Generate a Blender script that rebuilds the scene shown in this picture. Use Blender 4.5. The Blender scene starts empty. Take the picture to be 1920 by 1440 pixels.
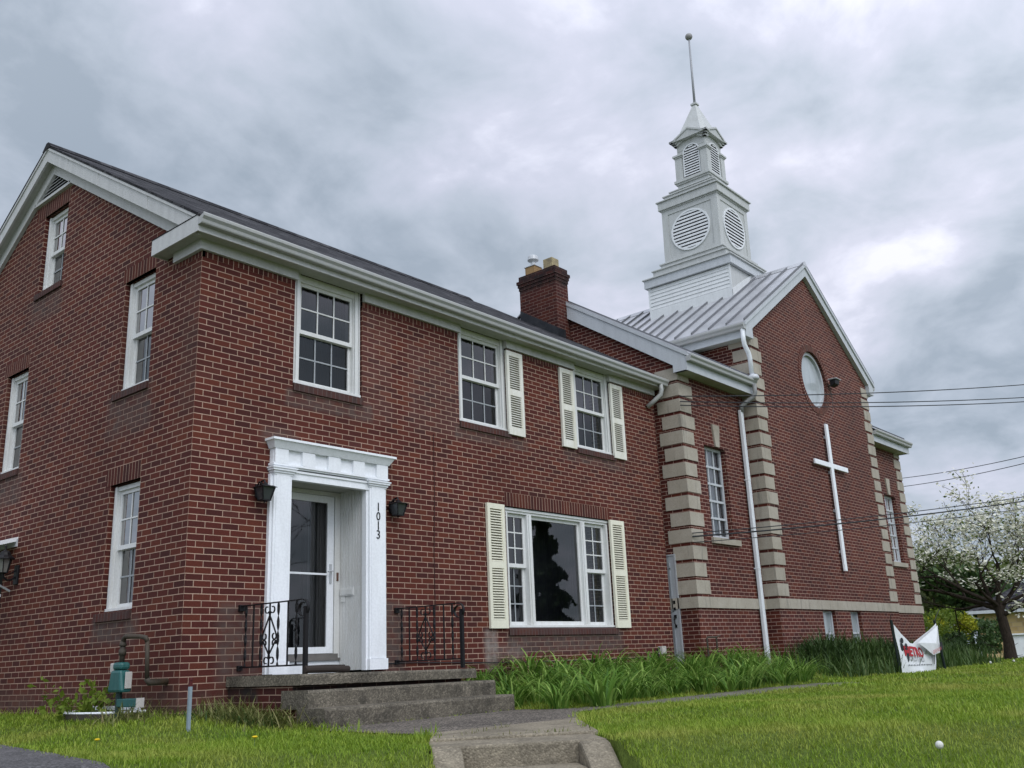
import bpy, bmesh, math, random
import numpy as np
from mathutils import Vector, Matrix
R = math.radians
random.seed(7); rng = np.random.default_rng(11)
scene = bpy.context.scene
COL = scene.collection

# ------------------------------------------------------------------ camera
def cam_axes(yaw, pit, rol):
    f = Vector((math.sin(yaw)*math.cos(pit), math.cos(yaw)*math.cos(pit), math.sin(pit)))
    r = Vector((math.cos(yaw), -math.sin(yaw), 0)); u = r.cross(f)
    return (math.cos(rol)*r + math.sin(rol)*u, -math.sin(rol)*r + math.cos(rol)*u, f)
CAMPOS = Vector((-5.33448, -8.93599, 0.43226))
r_, u_, f_ = cam_axes(R(49.97098), R(16.14994), R(-2.42648))
cd = bpy.data.cameras.new("camera"); cam = bpy.data.objects.new("camera", cd); COL.objects.link(cam)
M3 = Matrix((r_, u_, -f_)).transposed()
cam.matrix_world = Matrix.Translation(CAMPOS) @ M3.to_4x4()
cd.sensor_width = 36.0; cd.lens = 1788.615/1920*36; cd.clip_end = 3000; cd.clip_start = 0.05
scene.camera = cam

# ------------------------------------------------------------------ light and view
scene.view_settings.view_transform = 'Standard'; scene.view_settings.look = 'None'
scene.view_settings.exposure = 0.15; scene.view_settings.gamma = 1.0
scene.view_settings.use_curve_mapping = False
SUN_EL, SUN_AZ = R(48), R(205)          # azimuth clockwise from +y: behind the camera, over its right shoulder
sdir = Vector((math.sin(SUN_AZ)*math.cos(SUN_EL), math.cos(SUN_AZ)*math.cos(SUN_EL), math.sin(SUN_EL)))
sl = bpy.data.lights.new("sun", 'SUN'); sl.energy = 1.3; sl.angle = R(38); sl.color = (1.0, 0.975, 0.94)
so = bpy.data.objects.new("sun", sl); COL.objects.link(so)
so.rotation_euler = sdir.to_track_quat('Z', 'Y').to_euler()

def mk_world():
    w = bpy.data.worlds.new("World"); scene.world = w; w.use_nodes = True
    nt = w.node_tree; N = nt.nodes; L = nt.links; N.clear()
    out = N.new('ShaderNodeOutputWorld'); bg = N.new('ShaderNodeBackground'); bg.inputs[1].default_value = 0.1
    sky = N.new('ShaderNodeTexSky'); sky.sky_type = 'NISHITA'; sky.sun_disc = False
    sky.sun_elevation = SUN_EL; sky.sun_rotation = SUN_AZ
    tc = N.new('ShaderNodeTexCoord'); sep = N.new('ShaderNodeSeparateXYZ'); L.new(tc.outputs['Generated'], sep.inputs[0])
    def math_(op, a, b=None, c=None, clamp=False):
        n = N.new('ShaderNodeMath'); n.operation = op; n.use_clamp = clamp
        for i, v in enumerate((a, b, c)):
            if v is None: continue
            if isinstance(v, (int, float)): n.inputs[i].default_value = v
            else: L.new(v, n.inputs[i])
        return n.outputs[0]
    zc = math_('MAXIMUM', sep.outputs[2], 0.0)
    den = math_('ADD', zc, 0.32)
    px = math_('DIVIDE', sep.outputs[0], den); py = math_('DIVIDE', sep.outputs[1], den)
    comb = N.new('ShaderNodeCombineXYZ'); L.new(px, comb.inputs[0]); L.new(py, comb.inputs[1])
    def noise(vec, scale, detail, rough, dist, off):
        mp = N.new('ShaderNodeMapping'); mp.inputs['Location'].default_value = off; L.new(vec, mp.inputs[0])
        n = N.new('ShaderNodeTexNoise'); n.inputs['Scale'].default_value = scale; n.inputs['Detail'].default_value = detail
        n.inputs['Roughness'].default_value = rough; n.inputs['Distortion'].default_value = dist
        L.new(mp.outputs[0], n.inputs['Vector']); return n.outputs['Fac']
    n1 = noise(comb.outputs[0], 2.1, 8, 0.52, 0.35, (3.1, 1.7, 0.4))
    n2 = noise(comb.outputs[0], 5.2, 8, 0.55, 0.3, (8.3, 2.2, 1.4))
    n3 = noise(comb.outputs[0], 0.85, 3, 0.5, 0.2, (1.4, 6.7, 2.0))
    m = math_('ADD', math_('MULTIPLY', n1, 0.62), math_('MULTIPLY', n2, 0.38))
    ramp = N.new('ShaderNodeValToRGB'); L.new(m, ramp.inputs[0])
    e = ramp.color_ramp.elements
    e[0].position = 0.40; e[0].color = (3.3, 3.88, 4.62, 1)
    e[1].position = 0.61; e[1].color = (7.5, 7.7, 8.9, 1)
    a = e.new(0.47); a.color = (4.45, 5.0, 5.85, 1)
    b = e.new(0.55); b.color = (5.7, 5.98, 7.1, 1)
    # broad bright and dark cloud masses
    ramp2 = N.new('ShaderNodeValToRGB'); L.new(n3, ramp2.inputs[0])
    ramp2.color_ramp.elements[0].position = 0.35; ramp2.color_ramp.elements[0].color = (0.88, 0.90, 0.92, 1)
    ramp2.color_ramp.elements[1].position = 0.65; ramp2.color_ramp.elements[1].color = (1.10, 1.08, 1.07, 1)
    mul = N.new('ShaderNodeMix'); mul.data_type = 'RGBA'; mul.blend_type = 'MULTIPLY'; mul.inputs[0].default_value = 1
    L.new(ramp.outputs[0], mul.inputs[6]); L.new(ramp2.outputs[0], mul.inputs[7])
    # bright part of the overcast round the hidden sun
    dot = N.new('ShaderNodeVectorMath'); dot.operation = 'DOT_PRODUCT'; dot.inputs[1].default_value = sdir
    nrm = N.new('ShaderNodeVectorMath'); nrm.operation = 'NORMALIZE'; L.new(tc.outputs['Generated'], nrm.inputs[0])
    L.new(nrm.outputs[0], dot.inputs[0])
    lobe = math_('POWER', math_('MAXIMUM', math_('ADD', math_('MULTIPLY', dot.outputs['Value'], 0.5), 0.5), 0.0), 3.0)
    gain = math_('ADD', math_('MULTIPLY', lobe, 1.75), 0.98)
    sc = N.new('ShaderNodeVectorMath'); sc.operation = 'SCALE'; L.new(mul.outputs[2], sc.inputs[0]); L.new(gain, sc.inputs['Scale'])
    mix = N.new('ShaderNodeMix'); mix.data_type = 'RGBA'; mix.inputs[0].default_value = 0.94
    L.new(sky.outputs[0], mix.inputs[6]); L.new(sc.outputs[0], mix.inputs[7])
    L.new(mix.outputs[2], bg.inputs[0]); L.new(bg.outputs[0], out.inputs[0])
mk_world()

# ------------------------------------------------------------------ mesh helpers
def world_off(o):
    v = Vector((0, 0, 0))
    while o is not None:
        v = v + o.location; o = o.parent
    return v
ID = lambda a, d, z: (a, d, z)
class MB:
    """collects faces; build() links them as ONE mesh object"""
    def __init__(s, T=ID): s.v = []; s.f = []; s.uv = {}; s.T = T
    def pts(s, P, T=None):
        b = len(s.v); T = T or s.T
        s.v += [tuple(T(*p)) for p in P]; return b
    def face(s, P, uv=None):
        b = s.pts(P); s.f.append(tuple(range(b, b+len(P))))
        if uv is not None: s.uv[len(s.f)-1] = uv
        return s
    def box(s, a0, a1, d0, d1, z0, z1):
        b = s.pts([(a0,d0,z0),(a1,d0,z0),(a1,d1,z0),(a0,d1,z0),(a0,d0,z1),(a1,d0,z1),(a1,d1,z1),(a0,d1,z1)])
        for q in ((0,3,2,1),(4,5,6,7),(0,1,5,4),(1,2,6,5),(2,3,7,6),(3,0,4,7)): s.f.append(tuple(b+i for i in q))
        return s
    def prism(s, poly, d0, d1):
        n = len(poly); b = s.pts([(p[0], d0, p[1]) for p in poly] + [(p[0], d1, p[1]) for p in poly])
        s.f.append(tuple(range(b, b+n))); s.f.append(tuple(range(b+2*n-1, b+n-1, -1)))
        for i in range(n):
            j = (i+1) % n; s.f.append((b+i, b+j, b+n+j, b+n+i))
        return s
    def hexa(s, P):
        b = s.pts(P)
        for q in ((0,3,2,1),(4,5,6,7),(0,1,5,4),(1,2,6,5),(2,3,7,6),(3,0,4,7)): s.f.append(tuple(b+i for i in q))
        return s
    def tube(s, path, r, n=8, caps=True):
        P = [Vector(s.T(*p)) for p in path]
        rr = r if isinstance(r, (list, tuple)) else [r]*len(P)
        rings = []; prev = None
        for i, p in enumerate(P):
            t = (P[min(i+1, len(P)-1)] - P[max(i-1, 0)])
            t = t.normalized() if t.length > 1e-9 else Vector((0,0,1))
            if prev is None:
                x = t.orthogonal().normalized()
            else:
                x = prev - t*prev.dot(t); x = x.normalized() if x.length > 1e-6 else t.orthogonal().normalized()
            prev = x; y = t.cross(x)
            b = len(s.v)
            for k in range(n):
                a = 2*math.pi*k/n; s.v.append(tuple(p + (x*math.cos(a)+y*math.sin(a))*rr[i]))
            rings.append(b)
        for i in range(len(rings)-1):
            for k in range(n):
                k2 = (k+1) % n; s.f.append((rings[i]+k, rings[i]+k2, rings[i+1]+k2, rings[i+1]+k))
        if caps:
            s.f.append(tuple(rings[0]+k for k in range(n-1, -1, -1))); s.f.append(tuple(rings[-1]+k for k in range(n)))
        return s
    def lathe(s, c, prof, n=16, axis='z'):
        rings = []
        for r, h in prof:
            b = len(s.v)
            for k in range(n):
                a = 2*math.pi*k/n; x, y = r*math.cos(a), r*math.sin(a)
                p = (c[0]+x, c[1]+y, c[2]+h) if axis == 'z' else ((c[0]+x, c[1]+h, c[2]+y) if axis == 'y' else (c[0]+h, c[1]+x, c[2]+y))
                s.v.append(tuple(s.T(*p)))
            rings.append(b)
        for i in range(len(rings)-1):
            for k in range(n):
                k2 = (k+1) % n; s.f.append((rings[i]+k, rings[i]+k2, rings[i+1]+k2, rings[i+1]+k))
        s.f.append(tuple(rings[0]+k for k in range(n))); s.f.append(tuple(rings[-1]+k for k in range(n)))
        return s
    def flat(s, path, w, t, up=(0,0,1)):
        """flat bar of width w (along up x tangent) and thickness t"""
        P = [Vector(s.T(*p)) for p in path]; U = Vector(up); rings = []
        for i, p in enumerate(P):
            tg = (P[min(i+1, len(P)-1)] - P[max(i-1, 0)]).normalized()
            nx = U.normalized(); sd = tg.cross(nx).normalized()
            b = len(s.v)
            for a, c in ((-w/2,-t/2),(w/2,-t/2),(w/2,t/2),(-w/2,t/2)): s.v.append(tuple(p + nx*a + sd*c))
            rings.append(b)
        for i in range(len(rings)-1):
            for k in range(4):
                k2 = (k+1) % 4; s.f.append((rings[i]+k, rings[i]+k2, rings[i+1]+k2, rings[i+1]+k))
        s.f.append(tuple(rings[0]+k for k in range(4))); s.f.append(tuple(rings[-1]+k for k in range(4)))
        return s
    def build(s, name, mat, parent=None, smooth=False, recalc=True, bevel=0.0, loc=None):
        off = world_off(parent) if parent is not None else (Vector(loc) if loc is not None else Vector((0,0,0)))
        me = bpy.data.meshes.new(name)
        me.from_pydata([tuple(Vector(v)-off) for v in s.v], [], s.f)
        uvl = me.uv_layers.new(name='UVMap')
        nl = len(me.loops); co = np.zeros(len(me.vertices)*3); me.vertices.foreach_get('co', co); co = co.reshape(-1,3) + np.array(off)
        for p in me.polygons:
            if p.index in s.uv:
                for li, uv in zip(p.loop_indices, s.uv[p.index]): uvl.data[li].uv = uv
                continue
            n = p.normal
            if abs(n.z) > 0.995: ua, va = Vector((1,0,0)), Vector((0,1,0))
            else:
                ua = Vector((0,0,1)).cross(n).normalized(); va = n.cross(ua).normalized()
                if (ua.x if abs(ua.x) > abs(ua.y) else ua.y) < 0: ua = -ua
                if va.z < 0: va = -va
            for li in p.loop_indices:
                c = Vector(co[me.loops[li].vertex_index]); uvl.data[li].uv = (c.dot(ua), c.dot(va))
        if recalc:
            bm = bmesh.new(); bm.from_mesh(me); bmesh.ops.recalc_face_normals(bm, faces=bm.faces); bm.to_mesh(me); bm.free()
        if smooth: me.polygons.foreach_set('use_smooth', [True]*len(me.polygons))
        o = bpy.data.objects.new(name, me); COL.objects.link(o)
        if mat is not None: me.materials.append(mat)
        if parent is not None: o.parent = parent
        elif loc is not None: o.location = loc
        if bevel > 0:
            md = o.modifiers.new('bevel', 'BEVEL'); md.width = bevel; md.segments = 2; md.limit_method = 'ANGLE'
        return o
def thing(name, label, cat, loc=(0,0,0), group=None):
    o = bpy.data.objects.new(name, None); COL.objects.link(o); o.location = loc; o.empty_display_size = 0.1
    return tag(o, label, cat, group)
def tag(o, label=None, cat=None, group=None, kind=None):
    if label: o['label'] = label
    if cat: o['category'] = cat
    if group: o['group'] = group
    if kind: o['kind'] = kind
    return o
def raw_mesh(name, V, F4, mat, parent=None, smooth=False, cols=None, loc=None):
    """fast quads or tris from numpy arrays"""
    off = np.array(world_off(parent)) if parent is not None else np.array(loc if loc is not None else (0,0,0))
    me = bpy.data.meshes.new(name); V = np.asarray(V, dtype=np.float32) - off.astype(np.float32); F4 = np.asarray(F4, dtype=np.int32)
    me.vertices.add(len(V)); me.vertices.foreach_set('co', V.ravel())
    k = F4.shape[1]; me.loops.add(F4.size); me.loops.foreach_set('vertex_index', F4.ravel())
    me.polygons.add(len(F4)); me.polygons.foreach_set('loop_start', np.arange(len(F4), dtype=np.int32)*k)
    if smooth: me.polygons.foreach_set('use_smooth', np.ones(len(F4), dtype=bool))
    me.update(calc_edges=True); me.validate()
    if cols is not None:
        at = me.attributes.new('tint', 'FLOAT', 'POINT'); at.data.foreach_set('value', np.asarray(cols, dtype=np.float32))
    me.materials.append(mat)
    o = bpy.data.objects.new(name, me); COL.objects.link(o)
    if parent is not None: o.parent = parent
    elif loc is not None: o.location = loc
    return o
def clip_poly(P, convex):
    out = list(P); n = len(convex)
    for i in range(n):
        ax, ay = convex[i]; bx, by = convex[(i+1) % n]; inp = out; out = []
        if not inp: return []
        side = lambda p: (bx-ax)*(p[1]-ay) - (by-ay)*(p[0]-ax)
        for j in range(len(inp)):
            c, d = inp[j], inp[(j+1) % len(inp)]; sc, sd = side(c), side(d)
            if sc >= -1e-9: out.append(c)
            if (sc > 1e-9 and sd < -1e-9) or (sc < -1e-9 and sd > 1e-9):
                t = sc/(sc-sd); out.append((c[0]+(d[0]-c[0])*t, c[1]+(d[1]-c[1])*t))
    return out
def wall(name, mat, parent, T, convex, holes, depth, extra=None, reveal_mat=None):
    """wall face in (a,z) clipped to a counter-clockwise convex outline, with rectangular openings and brick reveals"""
    m = MB(T)
    xs = sorted(set([p[0] for p in convex] + [h[0] for h in holes] + [h[1] for h in holes]))
    zs = sorted(set([min(p[1] for p in convex), max(p[1] for p in convex)] + [h[2] for h in holes] + [h[3] for h in holes]))
    for i in range(len(xs)-1):
        for j in range(len(zs)-1):
            cx, cz = (xs[i]+xs[i+1])/2, (zs[j]+zs[j+1])/2
            if any(h[0] < cx < h[1] and h[2] < cz < h[3] for h in holes): continue
            P = clip_poly([(xs[i],zs[j]),(xs[i+1],zs[j]),(xs[i+1],zs[j+1]),(xs[i],zs[j+1])], convex)
            if len(P) >= 3: m.face([(p[0], 0, p[1]) for p in P])
    for h in holes:
        dp = h[4] if len(h) > 4 else depth
        if dp <= 0: continue
        a0, a1, z0, z1 = h[:4]
        m.face([(a0,0,z0),(a0,dp,z0),(a0,dp,z1),(a0,0,z1)]); m.face([(a1,0,z0),(a1,dp,z0),(a1,dp,z1),(a1,0,z1)])
        m.face([(a0,0,z1),(a1,0,z1),(a1,dp,z1),(a0,dp,z1)]); m.face([(a0,0,z0),(a1,0,z0),(a1,dp,z0),(a0,dp,z0)])
    if extra: extra(m)
    return m.build(name, mat, parent, recalc=False)

# ------------------------------------------------------------------ materials
MATS = {}
class NG:
    def __init__(s, name):
        s.m = bpy.data.materials.new(name); s.m.use_nodes = True; s.nt = s.m.node_tree; s.N = s.nt.nodes; s.L = s.nt.links
        s.N.clear(); s.out = s.N.new('ShaderNodeOutputMaterial'); MATS[name] = s.m
    def node(s, t, **kw):
        n = s.N.new(t)
        for k, v in kw.items(): setattr(n, k, v)
        return n
    def set(s, n, **kw):
        for k, v in kw.items():
            inp = n.inputs[k.replace('_', ' ')] if k.replace('_', ' ') in n.inputs else n.inputs[k]
            if hasattr(v, 'is_output') or isinstance(v, bpy.types.NodeSocket): s.L.new(v, inp)
            else: inp.default_value = v
        return n
    def math(s, op, a, b=None, clamp=False):
        n = s.N.new('ShaderNodeMath'); n.operation = op; n.use_clamp = clamp
        for i, v in enumerate((a, b)):
            if v is None: continue
            if isinstance(v, (int, float)): n.inputs[i].default_value = v
            else: s.L.new(v, n.inputs[i])
        return n.outputs[0]
    def noise(s, vec, scale, detail=4, rough=0.5, dist=0.0):
        n = s.N.new('ShaderNodeTexNoise'); n.inputs['Scale'].default_value = scale; n.inputs['Detail'].default_value = detail
        n.inputs['Roughness'].default_value = rough; n.inputs['Distortion'].default_value = dist
        if vec is not None: s.L.new(vec, n.inputs['Vector'])
        return n
    def ramp(s, fac, stops):
        n = s.N.new('ShaderNodeValToRGB'); s.L.new(fac, n.inputs[0]); e = n.color_ramp.elements
        while len(e) < len(stops): e.new(0.5)
        for el, (p, c) in zip(e, stops): el.position = p; el.color = (c, c, c, 1) if isinstance(c, (int, float)) else (*c, 1)
        return n.outputs[0]
    def mix(s, fac, a, b, mode='MIX'):
        n = s.N.new('ShaderNodeMix'); n.data_type = 'RGBA'; n.blend_type = mode
        for i, v in ((0, fac), (6, a), (7, b)):
            if isinstance(v, bpy.types.NodeSocket): s.L.new(v, n.inputs[i])
            elif i == 0: n.inputs[0].default_value = v
            else: n.inputs[i].default_value = (*v, 1)
        return n.outputs[2]
    def bsdf(s, col, rough=0.7, spec=0.3, metal=0.0, bump=None, bstr=0.3, bdist=0.01):
        b = s.N.new('ShaderNodeBsdfPrincipled')
        if isinstance(col, bpy.types.NodeSocket): s.L.new(col, b.inputs['Base Color'])
        else: b.inputs['Base Color'].default_value = (*col, 1)
        if isinstance(rough, bpy.types.NodeSocket): s.L.new(rough, b.inputs['Roughness'])
        else: b.inputs['Roughness'].default_value = rough
        b.inputs['Specular IOR Level'].default_value = spec; b.inputs['Metallic'].default_value = metal
        if bump is not None:
            bn = s.N.new('ShaderNodeBump'); bn.inputs['Strength'].default_value = bstr; bn.inputs['Distance'].default_value = bdist
            s.L.new(bump, bn.inputs['Height']); s.L.new(bn.outputs[0], b.inputs['Normal'])
        s.L.new(b.outputs[0], s.out.inputs[0]); return b
    def uv(s): return s.N.new('ShaderNodeUVMap').outputs[0]
    def obj(s): return s.N.new('ShaderNodeTexCoord').outputs['Object']
    def pos(s): return s.N.new('ShaderNodeNewGeometry').outputs['Position']

BR1, BR2, BR3, MORT = (0.083, 0.0170, 0.0118), (0.050, 0.0130, 0.0110), (0.104, 0.0250, 0.0135), (0.40, 0.275, 0.205)
def mat_brick(name, swap=False, dark=1.0, stains_bands=(), mort=MORT, size=(0.2032, 0.0677, 0.0050), mscale=1.0, phase=(0, 0), dirt=0.0):
    g = NG(name); uv = g.uv()
    sep = g.node('ShaderNodeSeparateXYZ'); g.L.new(uv, sep.inputs[0])
    cmb = g.node('ShaderNodeCombineXYZ')
    u = g.math('ADD', sep.outputs[1 if swap else 0], phase[0]); v = g.math('ADD', sep.outputs[0 if swap else 1], phase[1])
    g.L.new(u, cmb.inputs[0]); g.L.new(v, cmb.inputs[1])
    # slightly wavering courses
    wob = g.noise(uv, 3.0, 2); wv = g.node('ShaderNodeVectorMath', operation='SCALE'); wv.inputs['Scale'].default_value = 0.006
    wc = g.node('ShaderNodeVectorMath', operation='SUBTRACT'); g.L.new(wob.outputs['Color'], wc.inputs[0]); wc.inputs[1].default_value = (0.5,0.5,0.5)
    g.L.new(wc.outputs[0], wv.inputs[0]); ad = g.node('ShaderNodeVectorMath', operation='ADD'); g.L.new(cmb.outputs[0], ad.inputs[0]); g.L.new(wv.outputs[0], ad.inputs[1])
    b = g.node('ShaderNodeTexBrick', offset=0.0 if swap else 0.5, offset_frequency=2, squash=1.0)
    g.L.new(ad.outputs[0], b.inputs['Vector'])
    g.set(b, Color1=(0,0,0,1), Color2=(1,1,1,1), Mortar=(0.5,0.5,0.5,1), Scale=1.0)
    b.inputs['Mortar Size'].default_value = size[2]; b.inputs['Mortar Smooth'].default_value = 0.25; b.inputs['Bias'].default_value = 0.0
    b.inputs['Brick Width'].default_value = 5.0 if swap else size[0]; b.inputs['Row Height'].default_value = size[1]
    rnd = g.node('ShaderNodeSeparateColor'); g.L.new(b.outputs['Color'], rnd.inputs[0])
    col = g.ramp(rnd.outputs[0], [(0.0, BR2), (0.22, tuple(0.5*(x+y) for x, y in zip(BR1, BR2))), (0.6, BR1), (0.88, BR3), (1.0, (0.075, 0.021, 0.017))])
    big = g.noise(uv, 0.55, 5, 0.6); fine = g.noise(uv, 60.0, 4, 0.65); mid = g.noise(uv, 7.0, 4, 0.6)
    col = g.mix(1.0, col, g.ramp(fine.outputs['Fac'], [(0.25, 0.72), (0.75, 1.26)]), 'MULTIPLY')
    mcol = g.mix(g.ramp(mid.outputs['Fac'], [(0.3, 0.0), (0.7, 1.0)]), tuple(x*0.78 for x in mort), tuple(min(1, x*1.12) for x in mort))
    col = g.mix(b.outputs['Fac'], col, mcol)
    col = g.mix(1.0, col, g.ramp(big.outputs['Fac'], [(0.3, 0.80*dark), (0.7, 1.14*dark)]), 'MULTIPLY')
    for (x0, x1, z0, z1, soft, scol, amt) in stains_bands:
        def band(val, lo, hi):
            a = g.node('ShaderNodeMapRange'); a.interpolation_type = 'SMOOTHSTEP'; g.L.new(val, a.inputs[0]); a.inputs[1].default_value = lo-soft; a.inputs[2].default_value = lo+soft*0.3
            c = g.node('ShaderNodeMapRange'); c.interpolation_type = 'SMOOTHSTEP'; g.L.new(val, c.inputs[0]); c.inputs[1].default_value = hi+soft; c.inputs[2].default_value = hi-soft*0.3
            return g.math('MULTIPLY', a.outputs[0], c.outputs[0])
        msk = g.math('MULTIPLY', band(sep.outputs[0], x0, x1), band(sep.outputs[1], z0, z1))
        msk = g.math('MULTIPLY', msk, g.ramp(mid.outputs['Fac'], [(0.32, 0.25), (0.62, 1.0)]))
        col = g.mix(g.math('MULTIPLY', msk, amt), col, scol)
    h = g.math('ADD', g.math('MULTIPLY', g.math('SUBTRACT', 1.0, b.outputs['Fac']), 1.0), g.math('MULTIPLY', fine.outputs['Fac'], 0.35))
    g.bsdf(col, rough=0.85, spec=0.25, bump=h, bstr=0.55, bdist=0.006)
    return g.m
GREYST = (0.085, 0.070, 0.062); PALEST = (0.24, 0.21, 0.19); DARKBAND = (0.022, 0.02, 0.018)
brick_front = mat_brick('front_brick', phase=(0.1016, 0), stains_bands=[
    (5.0, 7.75, 0.56, 0.78, 0.10, GREYST, 0.75), (4.55, 4.72, 0.30, 0.80, 0.10, PALEST, 0.85), (4.7, 5.3, 0.45, 0.60, 0.12, PALEST, 0.35),
    (1.2, 2.5, 3.42, 3.60, 0.06, GREYST, 0.6), (4.05, 5.6, 3.46, 3.60, 0.06, GREYST, 0.55), (6.5, 8.2, 3.46, 3.60, 0.06, GREYST, 0.5),
    (2.72, 3.0, 0.35, 1.15, 0.12, GREYST, 0.75), (0.45, 0.9, 0.35, 1.1, 0.12, GREYST, 0.6), (0.9, 1.3, 2.95, 3.05, 0.12, GREYST, 0.6),
    (-0.3, 9.5, -0.6, 0.18, 0.20, (0.075, 0.045, 0.035), 0.7), (2.32, 2.8, 3.5, 4.9, 0.15, PALEST, 0.10), (3.2, 4.1, 3.5, 4.6, 0.2, PALEST, 0.10)])
brick_gable = mat_brick('gable_brick', phase=(0.0, 0), stains_bands=[
    (0.9, 1.85, 0.82, 1.03, 0.10, GREYST, 0.75), (0.95, 1.85, 3.2, 3.62, 0.16, GREYST, 0.6), (4.2, 5.1, 2.75, 3.15, 0.16, GREYST, 0.6), (3.5, 4.35, 5.3, 5.6, 0.15, GREYST, 0.5),
    (-0.3, 9.0, -0.6, 0.22, 0.22, (0.075, 0.045, 0.035), 0.75), (0.0, 0.25, 3.2, 4.8, 0.2, (0.075, 0.05, 0.04), 0.35)])
brick_church = mat_brick('church_brick', dark=0.95, phase=(0.05, 0.02), mort=(0.40, 0.27, 0.215))
brick_base = mat_brick('landing_brick', dark=0.8, stains_bands=[(-0.5, 3.2, 0.16, 0.4, 0.08, DARKBAND, 0.9)])  # darker band along the top of the landing bricks
brick_chimney = mat_brick('chimney_brick', dark=0.72, stains_bands=[(-5, 20, 7.74, 9, 0.10, (0.014, 0.011, 0.011), 0.88)], mort=(0.26, 0.17, 0.14))
soldier = mat_brick('soldier_brick', swap=True, dark=0.92)
rowlock = mat_brick('rowlock_brick', swap=True, dark=1.0, mort=(0.16, 0.125, 0.115), stains_bands=[(-30, 60, -5, 20, 0.2, (0.058, 0.042, 0.038), 0.72)])

def mat_paint(name, col, rough=0.5, dirt=0.25, dcol=None, scale=1.0, spec=0.35, streak=True):
    g = NG(name); p = g.pos()
    mp = g.node('ShaderNodeMapping'); mp.inputs['Scale'].default_value = (6, 6, 1.1) if streak else (3, 3, 3); g.L.new(p, mp.inputs[0])
    n = g.noise(mp.outputs[0], 1.6*scale, 6, 0.62); n2 = g.noise(p, 40, 3, 0.6)
    dcol = dcol or tuple(c*0.62 for c in col)
    c = g.mix(g.math('MULTIPLY', g.ramp(n.outputs['Fac'], [(0.42, 0.0), (0.78, 1.0)]), dirt*2), col, dcol)
    c = g.mix(1.0, c, g.ramp(n2.outputs['Fac'], [(0.3, 0.93), (0.7, 1.04)]), 'MULTIPLY')
    g.bsdf(c, rough=rough, spec=spec, bump=n2.outputs['Fac'], bstr=0.06, bdist=0.003); return g.m
white = mat_paint('white_paint', (0.80, 0.825, 0.85), 0.45, 0.12)
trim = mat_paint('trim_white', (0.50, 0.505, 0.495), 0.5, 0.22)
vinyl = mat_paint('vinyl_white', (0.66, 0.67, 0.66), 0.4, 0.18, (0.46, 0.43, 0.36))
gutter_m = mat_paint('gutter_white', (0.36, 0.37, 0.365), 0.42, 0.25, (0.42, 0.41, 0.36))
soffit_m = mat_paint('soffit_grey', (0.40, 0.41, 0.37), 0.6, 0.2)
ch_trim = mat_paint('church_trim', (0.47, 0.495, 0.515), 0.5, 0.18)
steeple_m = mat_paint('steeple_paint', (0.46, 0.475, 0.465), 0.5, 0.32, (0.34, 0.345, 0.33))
cream = mat_paint('cream_shutter', (0.73, 0.71, 0.58), 0.5, 0.22, (0.52, 0.49, 0.38))
cream_hi = mat_paint('weathered_shutter', (0.72, 0.71, 0.645), 0.55, 0.45, (0.56, 0.54, 0.42))
pipe_m = mat_paint('downpipe_white', (0.66, 0.69, 0.71), 0.35, 0.12, spec=0.5)
shut_back = mat_paint('shutter_shade_backing', (0.16, 0.145, 0.10), 0.7, 0.1)  # dark beige: shadow between the louvres painted into the backing
grey_muntin = mat_paint('screened_muntin', (0.30, 0.32, 0.335), 0.5, 0.05)
black_m = mat_paint('black_iron', (0.006, 0.006, 0.0075), 0.5, 0.2, (0.018, 0.012, 0.010), spec=0.25)
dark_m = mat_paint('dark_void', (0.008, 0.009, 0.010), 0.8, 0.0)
louver_dark = mat_paint('louvre_void', (0.02, 0.022, 0.025), 0.8, 0.0)
clay = mat_paint('clay_flue', (0.30, 0.19, 0.085), 0.8, 0.4, (0.22, 0.14, 0.07), streak=False)
clay2 = mat_paint('weathered_flue', (0.36, 0.30, 0.17), 0.85, 0.5, (0.12, 0.10, 0.08), streak=False)
galv = mat_paint('galvanised', (0.48, 0.50, 0.52), 0.35, 0.2, spec=0.6)
flash_m = mat_paint('black_flashing', (0.010, 0.012, 0.016), 0.45, 0.35, (0.05, 0.05, 0.052), streak=False)
door_grey = mat_paint('grey_door_paint', (0.36, 0.38, 0.40), 0.5, 0.25)
meter_g = mat_paint('meter_green', (0.012, 0.085, 0.082), 0.4, 0.4, (0.05, 0.14, 0.13))
pipe_rust = mat_paint('rusty_pipe', (0.045, 0.038, 0.028), 0.7, 0.5, (0.07, 0.045, 0.025))
plastic_w = mat_paint('meter_grey', (0.45, 0.43, 0.40), 0.5, 0.2)
post_blue = mat_paint('blue_grey_post', (0.23, 0.29, 0.33), 0.5, 0.3)
post_red = mat_paint('red_post_tip', (0.08, 0.008, 0.008), 0.5, 0.3)
backing_m = mat_paint('grey_curtain_backing', (0.05, 0.072, 0.095), 0.9, 0.1)
backing_d = mat_paint('dark_room_backing', (0.035, 0.04, 0.048), 0.9, 0.1)  # dark sheet added behind the panes in place of the unlit room
cloth_w = mat_paint('church_window_cloth', (0.60, 0.62, 0.64), 0.8, 0.25, (0.42, 0.45, 0.48))
wire_m = mat_paint('wire_black', (0.02, 0.022, 0.025), 0.6, 0.0)
tyre_m = mat_paint('rubber_black', (0.015, 0.015, 0.015), 0.8, 0.0)
van_m = mat_paint('van_white', (0.75, 0.77, 0.78), 0.3, 0.1, spec=0.5)

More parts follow.
